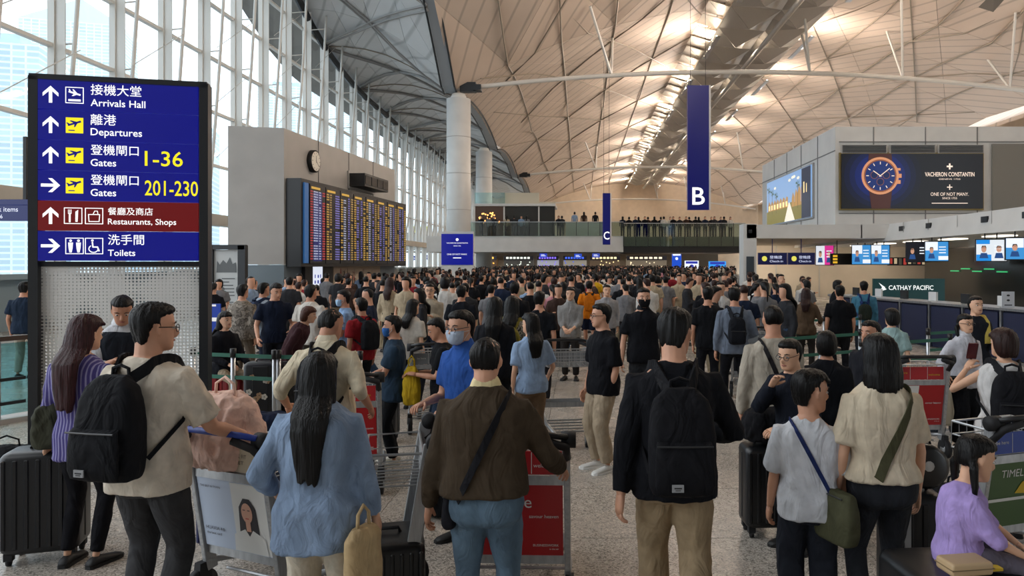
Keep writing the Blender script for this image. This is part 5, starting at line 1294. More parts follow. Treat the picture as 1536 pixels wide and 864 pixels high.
# ---------------------------------------------------------------- foreground figures
F1 = person('woman with long dark red hair in a purple striped shirt and black trousers', 122, 4.9, 1.67, 176, ('long', '#5b4f93'), ('slim', '#141419'), ('long', 'darkred'), 2, sex='f', hem=-.10, sleeve=1.75,
    mat_top=mat('striped_purple', '#41397c', .8, 0, 'stripe', second='#8f8bb6', scale=13), armL=(.17, .02, .50), armR=(.13, .10, .62), hairlen=1.45, shoes=('#17171a', '#0e0e10'), head=(-.25, .12))
F2 = person('man in cream t-shirt and dark grey trousers with glasses, pushing a trolley', 222, 3.9, 1.80, 168, ('tee', '#cfc4b4'), ('pants', '#3a3a3c'), ('short', 'black'), 0, fat=1.12, glasses=True, head=(-.55, .05), hem=-.055, flare=.008,
    armL=(.15, .12, .58), armR=(.17, .20, .575), fold=.009, sleeve=.85)
backpack(F2, 'large black school style backpack on the man in the cream t-shirt', '#111216', .34, .50, .19, .262)
F3 = person('man in white shirt and dark waistcoat looking down at his hands behind the striped shirt', 183, 6.75, 1.74, 35, ('shirt', '#c9cbd0'), ('pants', '#23262c'), ('short', 'black'), 1, head=(-.1, .45), lean=.12, armL=(.05, .17, .66), armR=(.05, .17, .66), sleeve=1.6, over='#1f232b', collar='#d0d2d6')
F4 = person('woman with long black hair in a pale blue denim shirt and cream trousers', 478, 3.6, 1.575, 182, ('loose', '#6f8aab'), ('wide', '#c2b8a6'), ('long', 'black'), 2, sex='f', hem=-.125, flare=.014, fat=1.1, hairlen=1.55,
    armL=(.16, .08, .55), armR=(.17, .06, .50), fold=.011, mat_top=mat('pale_denim', '#7f92ac', .85, 0, 'denim'), collar=None, head=(0, .03))
F5 = person('man in dark olive brown sweater with cream collar and blue jeans, back turned', 728, 3.66, 1.645, 180, ('sweater', '#41362a'), ('jeans', '#566a7b'), ('buzz', 'black'), 0, fat=1.16, collar='#d9c79a', hem=-.04, armR=(.22, .16, .56), armL=(.19, .05, .47), fold=.008)
crossbody(F5, 'black crossbody pouch worn over the brown sweater', '#15151a', -1, (.16, .07, .17), .035, -.0, back=.15, shoulder=.06)
F6 = person('man in black sweatshirt and khaki cargo trousers walking away with head turned right', 1012, 3.83, 1.78, 181, ('sweater', '#121318'), ('cargo', '#9a866a'), ('short', 'black'), 0, fat=1.06, head=(-.45, .22), lean=.05, armR=(.12, .17, .60, (.7, .5, -.8)), armL=(.17, -.04, .47), legs='walk', hem=-.06)
backpack(F6, 'black backpack hanging low on the man in the black sweatshirt', '#121216', .33, .50, .18, .235)
F7 = person('woman with wavy black hair in a cream t-shirt and black jeans', 1322, 3.95, 1.63, 182, ('tee', '#c9bba4'), ('jeans', '#25272c'), ('bob', 'black'), 2, sex='f', fat=1.16, hem=.0, sleeve=.8, armL=(.15, .03, .5), armR=(.15, .04, .505), fold=.011)
crossbody(F7, 'khaki green crossbody bag on a wide strap of the cream t-shirt woman', '#474631', -1, (.30, .12, .27), .05, -.03, '#4a4a36', .35, .07)
F8 = person('boy in a white t-shirt and dark trousers turning his head right', 1213, 4.0, 1.40, 172, ('tee', '#c9cbd0'), ('wide', '#23262e'), ('short', 'black'), 0, fat=1.0, child=True, hem=-.07, flare=.015, head=(-1.15, .08), armL=(.15, .06, .52), armR=(.15, .06, .52), sleeve=.9)
crossbody(F8, 'narrow navy strap bag worn across the boy’s white t-shirt', '#1d2a55', 1, (.14, .05, .12), .022, .03, back=-.3, bag=False, name='shoulder_strap_bag')
F9 = person('little girl with tied black hair in a lilac sweater sitting sideways on a suitcase', 1438, 3.35, 1.02, 78, ('sweater', '#a48fc8'), ('pants', '#5a5560'), ('tied', 'black'), 2, sex='f', child=True, sit=.70, armL=(.04, .26, .56), armR=(.10, .24, .56), head=(.25, .18), lean=.12,
    legs=((.07, .26, .42), (.07, .26, .42)), fat=1.05, shoes=('#c9a0b0', '#e0e0e0'), sleeve=1.3)
# ---------------------------------------------------------------- middle figures
MQ = dict(q=.022, ratio=None)
F10 = person('woman with glasses in a white shirt and black trousers facing the camera on the right', 1446, 8.0, 1.47, 12, ('shirt', '#b9b9c0'), ('wide', '#15161a'), ('tied', 'black'), 2, sex='f', glasses=True, collar='#c2c2c8', armR=(.24, .10, .56), armL=(.05, .14, .60), fold=.007, **MQ)
crossbody(F10, 'small black camera bag hanging in front of the white shirt woman with glasses', '#141416', 1, (.18, .08, .15), .02, .02, back=-1.6)
F11 = person('woman with short brown hair in a white sleeveless top raising a phone, back turned', 1506, 5.45, 1.53, 168, ('sleeveless', '#c9c6c4'), ('jeans', '#3a4c66'), ('bobshort', 'brown'), 2, sex='f', fat=1.15, armL=(.12, .16, .78, (1, 0, -1)), armR=(.14, .10, .58), head=(.35, .0), q=.016)
backpack(F11, 'black backpack on the woman in the white sleeveless top', '#17171b', .30, .42, .16, .265)
phone(F11, 'L', 'dark red phone held up by the woman in the white sleeveless top', '#4a1620')
F12 = person('woman in dark jacket with a yellow towel over one shoulder behind the glasses woman', 1462, 9.4, 1.60, 5, ('jacket', '#1c1f26'), ('pants', '#1a1b20'), ('short', 'black'), 2, sex='f', armL=(.1, .15, .6), **MQ)
F13 = person('man in black t-shirt and khaki trousers with glasses standing sideways facing left', 905, 7.2, 1.62, -62, ('tee', '#111217'), ('cargo', '#a1917b'), ('short', 'black'), 0, glasses=True, armR=(.14, .05, .48), armL=(.10, .02, .5), shoes=('#d7d5d0', '#efefec'), head=(-.25, 0), sleeve=.85, fat=1.05, **MQ)
F14 = person('man in black polo shirt and black face mask walking toward the camera', 965, 9.2, 1.71, 4, ('polo', '#121318'), ('pants', '#2a2c30'), ('short', 'black'), 0, mask='#101013', fat=1.08, legs='walk', collar='#15161b', armL=(.16, .0, .48), armR=(.17, .02, .48), **MQ)
F15 = person('man in grey polo shirt and dark trousers holding a trolley bar, facing the camera', 856, 12.8, 1.6, -8, ('polo', '#8c8a88'), ('pants', '#2b2725'), ('short', 'black'), 2, armL=(.04, .16, .56), armR=(.04, .16, .56), collar='#9a9896', sleeve=1.7, **MQ)
F16 = person('man in orange t-shirt and navy shorts walking away down the hall', 884, 17.1, 1.62, 180, ('tee', '#d27716'), ('shorts', '#1b2236'), ('short', 'black'), 1, shoes=('#b9bcc0', '#e8e8e8'), legs='walk', **MQ)
backpack(F16, 'thin black strapped pack on the orange t-shirt man', '#c06a14', .24, .36, .07, .26, False, False, '#1a1a1c')
F17 = person('woman with long dark hair in a pale blue t-shirt and brown trousers near the trolleys', 797, 7.6, 1.50, 205, ('tee', '#8fa6c4'), ('wide', '#6d5844'), ('long', 'black'), 2, sex='f', hairlen=.9, head=(.5, 0), armR=(.17, .12, .53), sleeve=.8, hem=-.08, **MQ)
F18 = person('man in bright blue polo and pale face mask with glasses leaning on a trolley', 704, 5.35, 1.68, -42, ('polo', '#2b5198'), ('pants', '#22252e'), ('short', 'black'), 0, mask='#a9b4c4', glasses=True, lean=.1, armR=(.10, .17, .60), armL=(.10, .17, .60), fat=1.08, head=(.05, .05), collar='#30569e', **MQ)
F19 = person('short man in black t-shirt and jeans looking at a phone, facing left', 664, 7.3, 1.48, -75, ('tee', '#111216'), ('jeans', '#2e3d52'), ('short', 'black'), 1, armL=(.05, .18, .63), armR=(.06, .19, .62), head=(0, .35), **MQ)
phone(F19, 'R', 'phone with yellow case held by the short man in black', '#c9b020')
F20 = person('man in dark teal t-shirt and blue face mask facing left beside a trolley', 592, 7.4, 1.49, -78, ('tee', '#28394a'), ('pants', '#111215'), ('short', 'black'), 1, mask='#2f5f9e', armL=(.06, .2, .58), armR=(.08, .2, .57), shoes=('#c9c3b4', '#e4e0d6'), hem=-.10, **MQ)
F21 = person('man in cream shirt seen from behind in front of the long-haired woman', 490, 5.5, 1.68, 178, ('shirt', '#cbbfa6'), ('pants', '#8a7d68'), ('buzz', 'black'), 1, fat=1.12, sleeve=1.3, armL=(.19, .04, .55), armR=(.18, .04, .55), head=(-.4, .25), collar='#d2c6ae', **MQ)
backpack(F21, 'slim black backpack on the man in the cream shirt', '#141418', .27, .46, .15, .262, False)
F22 = person('woman in black jacket and beige trousers sitting on red suitcases, facing right', 336, 9.9, 1.60, 62, ('jacket', '#121319'), ('slim', '#8d7f6b'), ('long', 'black'), 2, sex='f', sit=.62, hairlen=.8, armL=(.08, .2, .56), armR=(.08, .18, .57), legs=((.06, .25, .045), (.08, .18, .045)), shoes=('#b9b3a8', '#dddddd'), **MQ)
F23 = person('man in navy polo shirt standing and looking down right of the seated woman', 412, 11.5, 1.72, 30, ('polo', '#141c2e'), ('pants', '#14161c'), ('short', 'black'), 0, head=(.3, .35), armR=(.15, .10, .5), armL=(.12, .12, .55), **MQ)
F24 = person('man in white t-shirt standing with his back turned under the flight board', 465, 11.4, 1.69, 165, ('tee', '#c9c4bb'), ('pants', '#4b463f'), ('short', 'black'), 1, armR=(.1, .15, .58), **MQ)
F25 = person('man in pale blue shirt and pale mask facing left under the flight board', 518, 10.6, 1.63, -70, ('polo', '#7f9cc0'), ('pants', '#b6a98f'), ('short', 'black'), 1, mask='#9fc0dc', armL=(.05, .18, .6), armR=(.05, .18, .6), **MQ)
F26 = person('man in red t-shirt with dark backpack under the flight board', 543, 10.0, 1.55, -130, ('tee', '#8c1f26'), ('pants', '#17181c'), ('short', 'black'), 1, **MQ)
backpack(F26, 'dark backpack on the man in the red t-shirt', '#17191e', .26, .38, .14, .265, False, False)
F27 = person('person in grey camouflage jacket seen from behind left of the navy polo man', 363, 12.2, 1.67, 170, ('jacket', '#7c7468'), ('pants', '#5d5347'), ('short', 'black'), 0, mat_top=mat('camo_jacket', '#7d7468', .8, 0, 'camo', second='#5b5348', third='#948b7d'), **MQ)
F28 = person('person in pale grey shirt and dark trousers behind the navy polo man', 394, 12.9, 1.68, 150, ('shirt', '#9aa6b4'), ('pants', '#1b2130'), ('short', 'black'), 1, **MQ)
backpack(F28, 'navy and grey backpack on the person in the pale grey shirt', '#27324a', .26, .4, .13, .265, False)
F29 = person('man in grey blue shirt and black trousers with a side strap, back turned', 1102, 10.2, 1.69, 178, ('shirt', '#67707f'), ('pants', '#14151a'), ('short', 'black'), 1, head=(-.3, .1), armR=(.12, .12, .58), armL=(.16, .02, .5), legs='wide', **MQ)
backpack(F29, 'small dark backpack slung on the man in the grey blue shirt', '#15171d', .24, .36, .13, .22, False)
F30 = person('man in black t-shirt with hands folded left of the grey blue shirt', 1062, 11.0, 1.67, 175, ('tee', '#111216'), ('pants', '#15161b'), ('short', 'black'), 1, armR=(.1, .12, .56), **MQ)
F31 = person('man in cream sweater and jeans with a dark strap across his back', 1160, 5.95, 1.68, 178, ('long', '#a89f91'), ('jeans', '#33475f'), ('buzz', 'black'), 1, fat=1.05, armL=(.16, .03, .49), armR=(.15, .06, .5), **MQ)
crossbody(F31, 'dark crossbody bag on the man in the cream sweater', '#1c1a1c', 1, (.2, .07, .18), .035, -.02, back=.1)
F32 = person('young man with glasses in a dark jacket resting his chin on his hand', 1198, 5.25, 1.49, -50, ('jacket', '#161a24'), ('pants', '#16181f'), ('short', 'black'), 2, glasses=True, lean=.18, armR=(.03, .17, .78, (.6, -.2, -1)), armL=(.06, .24, .60), head=(.0, .12), **MQ)
F33 = person('person with curly black hair in dark clothes behind the boy', 1240, 6.1, 1.45, 160, ('jacket', '#14161b'), ('pants', '#15161a'), ('bobshort', 'black'), 1, sex='f', **MQ)
F34 = person('man with short black hair in white collar looking left behind the cream t-shirt woman', 1308, 6.6, 1.50, -60, ('jacket', '#1b1c22'), ('pants', '#1b1c22'), ('short', 'black'), 1, collar='#c9c9c9', **MQ)
F35 = person('woman in pale green top with black bob inside the queue on the right', 1337, 8.9, 1.47, 150, ('tee', '#8fa8a6'), ('pants', '#333a44'), ('bobshort', 'black'), 2, sex='f', head=(.6, 0), **MQ)
F36 = person('broad man in black t-shirt at the check-in queue', 1260, 12.8, 1.64, 172, ('tee', '#0f1014'), ('pants', '#17181c'), ('short', 'black'), 1, fat=1.12, **MQ)
F37 = person('man in teal shirt with a strap at the desks', 1296, 15.0, 1.66, 165, ('shirt', '#3f6f86'), ('pants', '#20242c'), ('short', 'black'), 1, **MQ)
backpack(F37, 'olive waist pack on the man in the teal shirt', '#20261f', .26, .3, .12, .18, False, False, '#182a55')
F38 = person('woman in brown shirt in the check-in queue', 1209, 13.5, 1.57, 160, ('shirt', '#584737'), ('pants', '#2b2725'), ('long', 'brown'), 1, sex='f', hairlen=.7, armR=(.15, .16, .58), **MQ)
F39 = person('uniformed officer in navy standing above the queue facing the camera', 1171, 19.5, 1.74, 5, ('shirt', '#141a30'), ('pants', '#141826'), ('short', 'black'), 2, **MQ)
F40 = person('man in black behind the counter at the right edge', 1509, 14.2, 1.66, -30, ('jacket', '#101116'), ('pants', '#14151a'), ('short', 'black'), 1, x=10.0, **MQ)
F41 = person('woman with long black hair in dark clothes left of the patterned jacket', 742, 8.2, 1.64, 178, ('jacket', '#16171c'), ('pants', '#17181c'), ('long', 'black'), 1, sex='f', hairlen=.8, **MQ)
F42 = person('woman with long black hair in black and white patterned jacket', 768, 8.7, 1.63, 172, ('jacket', '#8d887e'), ('pants', '#2c2c30'), ('long', 'black'), 1, sex='f', hairlen=.5, mat_top=mat('patterned_jacket', '#2a2a2c', .8, 0, 'camo', second='#a19a8c', third='#55524c', scale=30), **MQ)
backpack(F42, 'colourful backpack with yellow and blue pattern on the patterned jacket woman', '#7a6f2a', .30, .45, .16, .24, False); 
F43 = person('man with glasses in a beige jacket facing the camera in the middle crowd', 645, 13.0, 1.66, 5, ('jacket', '#9f9482'), ('pants', '#2a3140'), ('short', 'black'), 2, glasses=True, armL=(.03, .14, .66), armR=(.03, .16, .6), **MQ)
F44 = person('man in white shirt with dark straps facing the camera right of the centre aisle', 1081, 13.6, 1.68, -5, ('shirt', '#bdbab6'), ('pants', '#23262e'), ('short', 'black'), 2, **MQ)
F45 = person('man in black t-shirt with his back turned, left of the dark suit', 692, 12.0, 1.66, 178, ('tee', '#13161d'), ('pants', '#16181d'), ('short', 'black'), 1, **MQ)
F46 = person('broad man in a black jacket with his back turned in the middle crowd', 772, 12.6, 1.70, 180, ('jacket', '#111217'), ('pants', '#15161b'), ('short', 'black'), 1, fat=1.12, **MQ)
F47 = person('man in dark shirt and beige trousers outside the balustrade at the left edge', 36, 13.0, 1.70, 190, ('tee', '#1d2a3c'), ('pants', '#9f978a'), ('short', 'black'), 1, **MQ)
F48 = person('man in black t-shirt with his back to us right of the pale blue t-shirt woman', 809, 10.5, 1.62, 170, ('tee', '#121419'), ('pants', '#1a1b20'), ('short', 'black'), 1, **MQ)
F49 = person('man in a light shirt facing the camera just behind the orange t-shirt man', 910, 14.6, 1.6, 8, ('shirt', '#8f8e90'), ('pants', '#22242a'), ('short', 'black'), 2, **MQ)
F50 = person('woman in white top among the trolleys behind the dark teal t-shirt', 618, 10.2, 1.52, 150, ('tee', '#bfb7ac'), ('pants', '#1b1d22'), ('long', 'black'), 2, sex='f', hairlen=.6, **MQ)
F51 = person('brown haired person bending over bags left of the cream shirt', 436, 9.7, 1.50, 100, ('jacket', '#3c2428'), ('pants', '#1b1d22'), ('bobshort', 'chestnut'), 2, sex='f', lean=.5, **MQ)
# ================================================================== TROLLEYS AND LUGGAGE
M_silver = mat('trolley_silver', '#a9abad', .38, .6, 'brushed'); M_rub = mat('rubber', '#17171a', .7, 0, 'plastic'); M_wire = mat('wire', '#b4b6b8', .35, .7)
def trolley(label, X, Y, rz, ad='red', s=1.0, handle='#17171a', basket=True, cargo_z=.24):
    """luggage trolley, pushed toward local +Y; handle above local origin side"""
    t = empty('luggage_trolley', (X, Y, 0), rz, label, 'trolley'); W = .29
    for x in (-W, W):
        MB().beam((x, .02, 1.02), (x, .16, .18), .035, .075).build('side_post', M_silver, t, bevel=.006)
        m = MB().cyl((x - .03 * (1 if x > 0 else -1), .0, 1.03), (x + .05 * (1 if x > 0 else -1), .0, 1.03), .046, 16); m.build('end_cap', M_rub, t, True)
        MB().tube([(x, .12, .24), (x * .98, .45, .17), (x * .8, .95, .15)], .02, 8).build('base_rail', M_silver, t, True)
        MB().tube([(x, .02, .92), (x, -.06, 1.0), (x * .6, -.09, 1.04)], .024, 8).build('brake_lever', M_rub, t, True)
    MB().tube([(-W, -.03, 1.05), (-W * .7, -.08, 1.07), (W * .7, -.08, 1.07), (W, -.03, 1.05)], .018, 10).build('handle', mat('handle' + handle, handle, .5), t, True)
    for k in range(5): MB().cyl((-.26 + .03 * 0, .25 + k * .15, .155), (.26, .25 + k * .15, .155), .010, 6).build('platform_bar', M_silver, t)
    MB().box((0, .14, .32), (2 * W, .03, .06)).build('lower_crossbar', M_silver, t)
    MB().box((0, .05, .79), (2 * W, .03, .05)).build('upper_crossbar', M_silver, t)
    for x, y, r in ((-W - .01, .10, .1), (W + .01, .10, .1), (-.12, .95, .065), (.12, .95, .065)):
        w = MB().cyl((x - .022, y, r), (x + .022, y, r), r, 18).build('wheel', M_rub, t, True); MB().cyl((x - .026, y, r), (x + .026, y, r), r * .45, 12).build('hub', M_silver, w, True)
        MB().box((x, y + .01, r + .075), (.06, .09, .12), None, .8).build('wheel_fork', M_rub if r > .08 else M_silver, t)
    if basket:
        bk = empty('basket', parent=t); m = MB(); z0, z1, y0, y1 = .80, .97, .06, .36
        for z in (z0, (z0 + z1) / 2, z1): m.tube([(-W + .02, y0, z), (W - .02, y0, z), (W - .04, y1, z), (-W + .04, y1, z), (-W + .02, y0, z)], .005 if z < z1 else .008, 5)
        for k in range(9):
            x = -W + .03 + k * (2 * W - .06) / 8; m.tube([(x, y0, z1), (x, y0, z0), (x, y1, z0), (x, y1, z1)], .0035, 4)
        o = m.build('basket_wires', M_wire, t); o['kind'] = 'stuff'; bpy.data.objects.remove(bk)
    # advert plates: big plate below, narrow plate at the basket front
    T0 = Matrix.Translation((0, .03, 0)) @ Matrix.Rotation(-.0, 4, 'X')
    T0 = Matrix(((1, 0, 0, 0), (0, 1, -.166, .172), (0, 0, 1, 0), (0, 0, 0, 1)))
    m = MB(); m.box((0, .0, .555), (2 * W - .05, .012, .42), T0) if ad != 'bare' else m.box((0, 0, .36), (2 * W - .05, .012, .05), T0)
    plate = {'red': '#a5141b', 'portrait': '#b9c6da', 'green': '#3c5a30', 'cream': '#b8a98b', 'dark': '#2a2c30', 'bare': '#8a8c8e', 'redwhite': '#a5141b'}[ad]
    pl = m.build('advert_plate', mat('plate' + ad, plate, .35), t); z0, z1, a = .35, .76, W - .03; L = T0 @ Matrix.Translation((0, -.0075, 0)); L2 = T0 @ Matrix.Translation((0, -.0095, 0)); L3 = T0 @ Matrix.Translation((0, -.0115, 0))
    m = MB(); WH, DK, SK, YL_, BL = 0, 1, 2, 3, 4
    mt = [mat('ink_white', '#d9d9d6', .5), mat('ink_dark', '#232027', .5), mat('ink_skin', '#cf9f88', .5), mat('ink_yellow', '#c9a81f', .5), mat('ink_blue', '#3f7a96', .5), mat('ink_red', '#b3161d', .5)]
    if ad in ('red', 'redwhite'):
        if ad == 'redwhite': m.mi = 0; m.poly([(-a, z0), (-.02, z0), (.0, z1), (-a, z1)], L)
        m.mi = 0; text(m, 'be', .0, z1 - .13, .07, None, L2) if ad == 'red' else None; text(m, 'savour heaven', a - .02, z1 - .19, .02, None, L2, 'r'); text(m, 'BUSINESSWORK', a - .02, z0 + .05, .014, None, L2, 'r'); text(m, 'in the air', a - .02, z0 + .03, .010, None, L2, 'r')
    if ad == 'portrait':
        m.mi = 0; m.rect(-.0, z0, a, z1, L)
        cx, cz = .11, z0 + .22; m.mi = 1; m.poly([(cx - .075, cz - .12), (cx + .08, cz - .12), (cx + .07, cz + .05), (cx + .03, cz + .105), (cx - .02, cz + .105), (cx - .06, cz + .05)], L2)
        m.mi = 2; m.disc((cx, cz + .02), .042, 20, L3, .06); m.rect(cx - .018, cz - .09, cx + .018, cz - .03, L3); m.mi = 0; m.poly([(cx - .13, z0), (cx + .13, z0), (cx + .12, z0 + .10), (cx + .03, z0 + .14), (cx, z0 + .10), (cx - .03, z0 + .14), (cx - .12, z0 + .10)], T0 @ Matrix.Translation((0, -.0105, 0)))
        m.mi = 1; L4 = T0 @ Matrix.Translation((0, -.013, 0)); m.mi = 1; m.line([(cx - .026, cz + .038), (cx - .01, cz + .038)], .005, L4); m.line([(cx + .01, cz + .038), (cx + .026, cz + .038)], .005, L4); m.mi = 5; m.line([(cx - .012, cz - .012), (cx + .012, cz - .012)], .005, L4)
        m.mi = 1; text(m, 'THE BEST IN TOWN', -a + .02, z1 - .05, None, .16, L2); text(m, 'HUAXIA 4.0', -a + .02, z0 + .10, None, .15, L2); text(m, 'the best card', -a + .02, z0 + .07, None, .12, L2)
    if ad == 'green':
        m.mi = 0; text(m, 'TIMELESS', -a + .08, z1 - .09, .05, .28, L2); m.mi = 3; m.poly([(-.05, z1 - .2), (.2, z1 - .22), (.22, z1 - .12), (.1, z1 - .1), (0, z1 - .13)], L2); m.mi = 0; m.rect(-a, z1 - .245, a, z1 - .225, L2); text(m, 'HERITAGE', .05, z0 + .12, .03, None, L2)
    if ad == 'cream': m.mi = 5; text(m, '港鐵快線', -.2, z1 - .12, .06, None, L2); text(m, 'express line', -.2, z1 - .2, .03, None, L2)
    if m.v: m.build('advert_print', mt, pl)
    if basket:
        m = MB(); m.box((0, .055, .885), (2 * W - .06, .008, .13)); bc = {'red': '#a5141b', 'portrait': '#b7ab94', 'green': '#1c3f9a', 'cream': '#c9b98e', 'dark': '#33363a', 'bare': '#7d8083', 'redwhite': '#b5222a'}[ad]
        p2 = m.build('basket_plate', mat('bplate' + ad, bc, .4), t); T = Matrix.Translation((0, .049, 0)); m = MB()
        if ad == 'portrait':
            for k, c in enumerate((4, 3, 4, 3)): m.mi = c; m.rect(-.25 + k * .055, .84, -.205 + k * .055, .93, T)
            m.mi = 1; text(m, 'BLACK FIT', -.02, .90, .022, .14, T); text(m, 'STREET', -.02, .865, .02, .12, T)
        else:
            m.mi = 0
            for q in (-.09, .09): m.rect(q - .002, .825, q + .002, .945, T)
            m.mi = 3 if ad in ('redwhite',) else 0; text(m, 'be here', -.22, .88, .022, .1, T); text(m, 'welcome', .1, .86, .022, .12, T)
        m.build('basket_print', mt, p2)
    return t
def suitcase(label, X, Y, rz, c='#141518', w=.46, d=.28, h=.68, ribs=8, z=0, group=None, lying=False, handle=0, stripe=None, name='suitcase'):
    s = empty(name, (X, Y, z), rz, label, 'suitcase', group); m = mat('shell' + c, c, .35, 0, 'plastic'); zb = .07 if not lying else 0
    MB().rbox((0, 0, zb + h / 2), (w, d, h), .05, None, 4).build('shell', m, s, True)
    for k in range(ribs):
        x = -w / 2 + w * (k + .5) / ribs; 
        MB().rbox((x, 0, zb + h / 2), (w / ribs * .45, d + .014, h - .09), .006, None, 1).build('rib', m, s)
    for q in (-1, 1): MB().box((q * (w / 2 + .001), 0, zb + h / 2), (.006, .02, h - .12)).build('zip_seam', mat('zip', '#3a3b3d', .4, .4), s)
    MB().tube([(-.09, 0, zb + h), (-.08, 0, zb + h + .025), (.08, 0, zb + h + .025), (.09, 0, zb + h)], .01, 8).build('carry_handle', M_rub, s, True)
    if stripe: MB().box((-w * .18, -d / 2 - .006, zb + h / 2), (.035, .012, h - .1)).build('silver_stripe', mat('stripe_sil', stripe, .4, .3), s)
    if not lying:
        for a in (-1, 1):
            for b in (-1, 1):
                MB().box((a * (w / 2 - .05), b * (d / 2 - .05), .06), (.05, .05, .05)).build('wheel_mount', M_rub, s)
                MB().cyl((a * (w / 2 - .05) - .012, b * (d / 2 - .05), .028), (a * (w / 2 - .05) + .012, b * (d / 2 - .05), .028), .028, 12).build('wheel', M_rub, s, True)
    if handle:
        for q in (-.08, .08): MB().cyl((q, d / 2 - .04, zb + h), (q, d / 2 - .04, zb + h + handle), .009, 8).build('pull_rod', M_alu, s)
        MB().box((0, d / 2 - .04, zb + h + handle), (.2, .03, .035)).build('pull_grip', M_rub, s, bevel=.008)
    return s
def softbag(label, X, Y, z, size, c, rz=0, name='bag', cat='bag', handle=True, fold=.02, pocket=False, kind='cloth', group=None, sag=.85):
    s = empty(name, (X, Y, z), rz, label, cat, group); w, d, h = size; b = MB(); rings = []
    for t_, k in ((0, .8), (.06, .95), (.3, 1.04), (.6, 1.0), (.85, sag), (1, sag * .6)):
        rings.append([(math.copysign(abs(cos(a)) ** .7, cos(a)) * w / 2 * k, math.copysign(abs(sin(a)) ** .7, sin(a)) * d / 2 * k, h * t_) for a in [2 * pi * q / 20 for q in range(20)]])
    b.loft(rings); m = mat('soft' + c, c, .8, 0, kind); me = remesh(b, max(.012, w / 30), m, 2, fold, 9, seed=X); place(me, 'body', s)
    for v in me.vertices: v.co.z = max(v.co.z, .002)
    if handle: MB().tube([(-w * .18, 0, h * .9), (-w * .16, 0, h + .06), (0, 0, h + .1), (w * .16, 0, h + .06), (w * .18, 0, h * .9)], .009, 6).build('handle', m, s, True)
    if pocket: MB().rbox((0, -d / 2 - .01, h * .4), (w * .6, .05, h * .4), .015).build('pocket', m, s)
    return s
# trolley of the cream t-shirt man, with the pink bag
trA = trolley('silver trolley with a portrait advertisement plate and a pink bag in its basket', PX(332, 4.25) + .05, 4.17, -.42, 'portrait', handle='#1b3a96')
softbag('large pink drawstring bag sitting in the basket of the portrait trolley', PX(345, 4.42), 4.36, .815, (.44, .30, .42), '#dcb9aa', -.4, 'drawstring_bag', fold=.03)
suitcase('dark blue suitcase on the portrait trolley base', PX(352, 4.85), 4.78, -.42, '#141f52', .34, .24, .5, 6, .17, lying=True)
trC = trolley('silver trolley with a big red advertisement plate in front of the brown sweater man', PX(774, 4.2), 4.1, -.03, 'red')
suitcase('dark grey suitcase on the red plated trolley', PX(772, 4.8), 4.74, 0, '#26282c', .5, .3, .5, 8, .17, lying=True)
trB = trolley('silver trolley seen from the side carrying a ridged black suitcase', PX(650, 4.35), 4.3, pi / 2 + .25, 'dark')
suitcase('ridged black suitcase lying on the side-on trolley', PX(592, 4.35), 4.10, .25 + pi, '#141517', .44, .42, .34, 9, .17, lying=True)
trD = trolley('silver trolley with red and white advertisement plate beside the glasses woman', PX(1382, 7.5), 7.5, .05, 'redwhite')
suitcase('blue grey flat case on the red and white trolley', PX(1385, 7.9), 8.05, 0, '#2a3848', .5, .34, .6, 5, .17, lying=True)
trE = trolley('silver trolley with green advertisement plate and blue basket at the right edge', 2.80, 4.6, .33, 'green')
softbag('dark duffel bag on the green plated trolley at the right edge', 2.62, 5.1, .17, (.5, .34, .3), '#17191d', 0, 'duffel_bag')
trF = trolley('silver trolley with cream plate left of the dark teal t-shirt man', PX(515, 6.3), 6.3, .15, 'redwhite')
suitcase('black case on the trolley left of the dark teal t-shirt', PX(520, 6.75), 6.82, .15, '#15161a', .42, .28, .6, 6, .17, lying=True)
trG = trolley('trolley with a silver post between the pale blue t-shirt and the aisle', PX(848, 9.0), 9.0, pi + .15, 'bare', basket=True)
trH = trolley('trolley held by the man in the grey polo', PX(812, 12.3), 11.7, pi / 2, 'bare', basket=True)
trI = trolley('empty trolley behind the dark teal t-shirt man', PX(655, 8.7), 8.7, .3, 'bare')
trJ = trolley('trolley in front of the grey blue shirt man', PX(1128, 11.0), 11.0, -.2, 'bare')
suitcase('beige floral case on the floor behind the red and white trolley', PX(1432, 8.9), 8.9, .4, '#8a7f6c', .38, .26, .55, 5)
# free standing luggage
suitcase('large black ribbed suitcase standing at the left beside the striped shirt woman', PX(62, 5.0), 5.05, .3, '#15171c', .46, .30, .68, 7)
b = softbag('olive green quilted handbag resting on the large black suitcase', PX(62, 4.75), 4.95, .78, (.34, .17, .30), '#3b3c30', .5, 'handbag', sag=.95)
softbag('black holdall on the floor at the left edge', PX(10, 6.9), 6.9, 0, (.62, .34, .30), '#121317', .2, 'holdall')
suitcase('black upright suitcase beside the cream sweater man', PX(1147, 5.55), 5.5, .05, '#121316', .37, .26, .60, 6)
softbag('black round bag with a white charm on top of the upright suitcase', PX(1147, 5.55), 5.48, .70, (.36, .28, .24), '#121216', 0, 'travel_bag')
suitcase('black suitcase with silver stripe right of the cream t-shirt woman', PX(1383, 4.15), 4.3, -.08, '#15161a', .33, .25, .62, 4, stripe='#b9bcc0')
b = empty('helmet_case', (PX(1392, 4.2), 4.28, .715), 0, 'round black case standing on the silver striped suitcase', 'bag')
m = MB(); m.tube([(0, -.09, .13), (0, -.075, .13), (0, .075, .13), (0, .09, .13)], [.10, .125, .125, .10], 24); m.build('shell', mat('helmet', '#111114', .3), b, True)
MB().tube([(-.05, 0, .245), (-.04, 0, .275), (.04, 0, .275), (.05, 0, .245)], .008, 6).build('handle', M_rub, b, True); MB().cyl((0, -.088, .14), (0, -.097, .14), .03, 10).build('badge', M_alu, b)
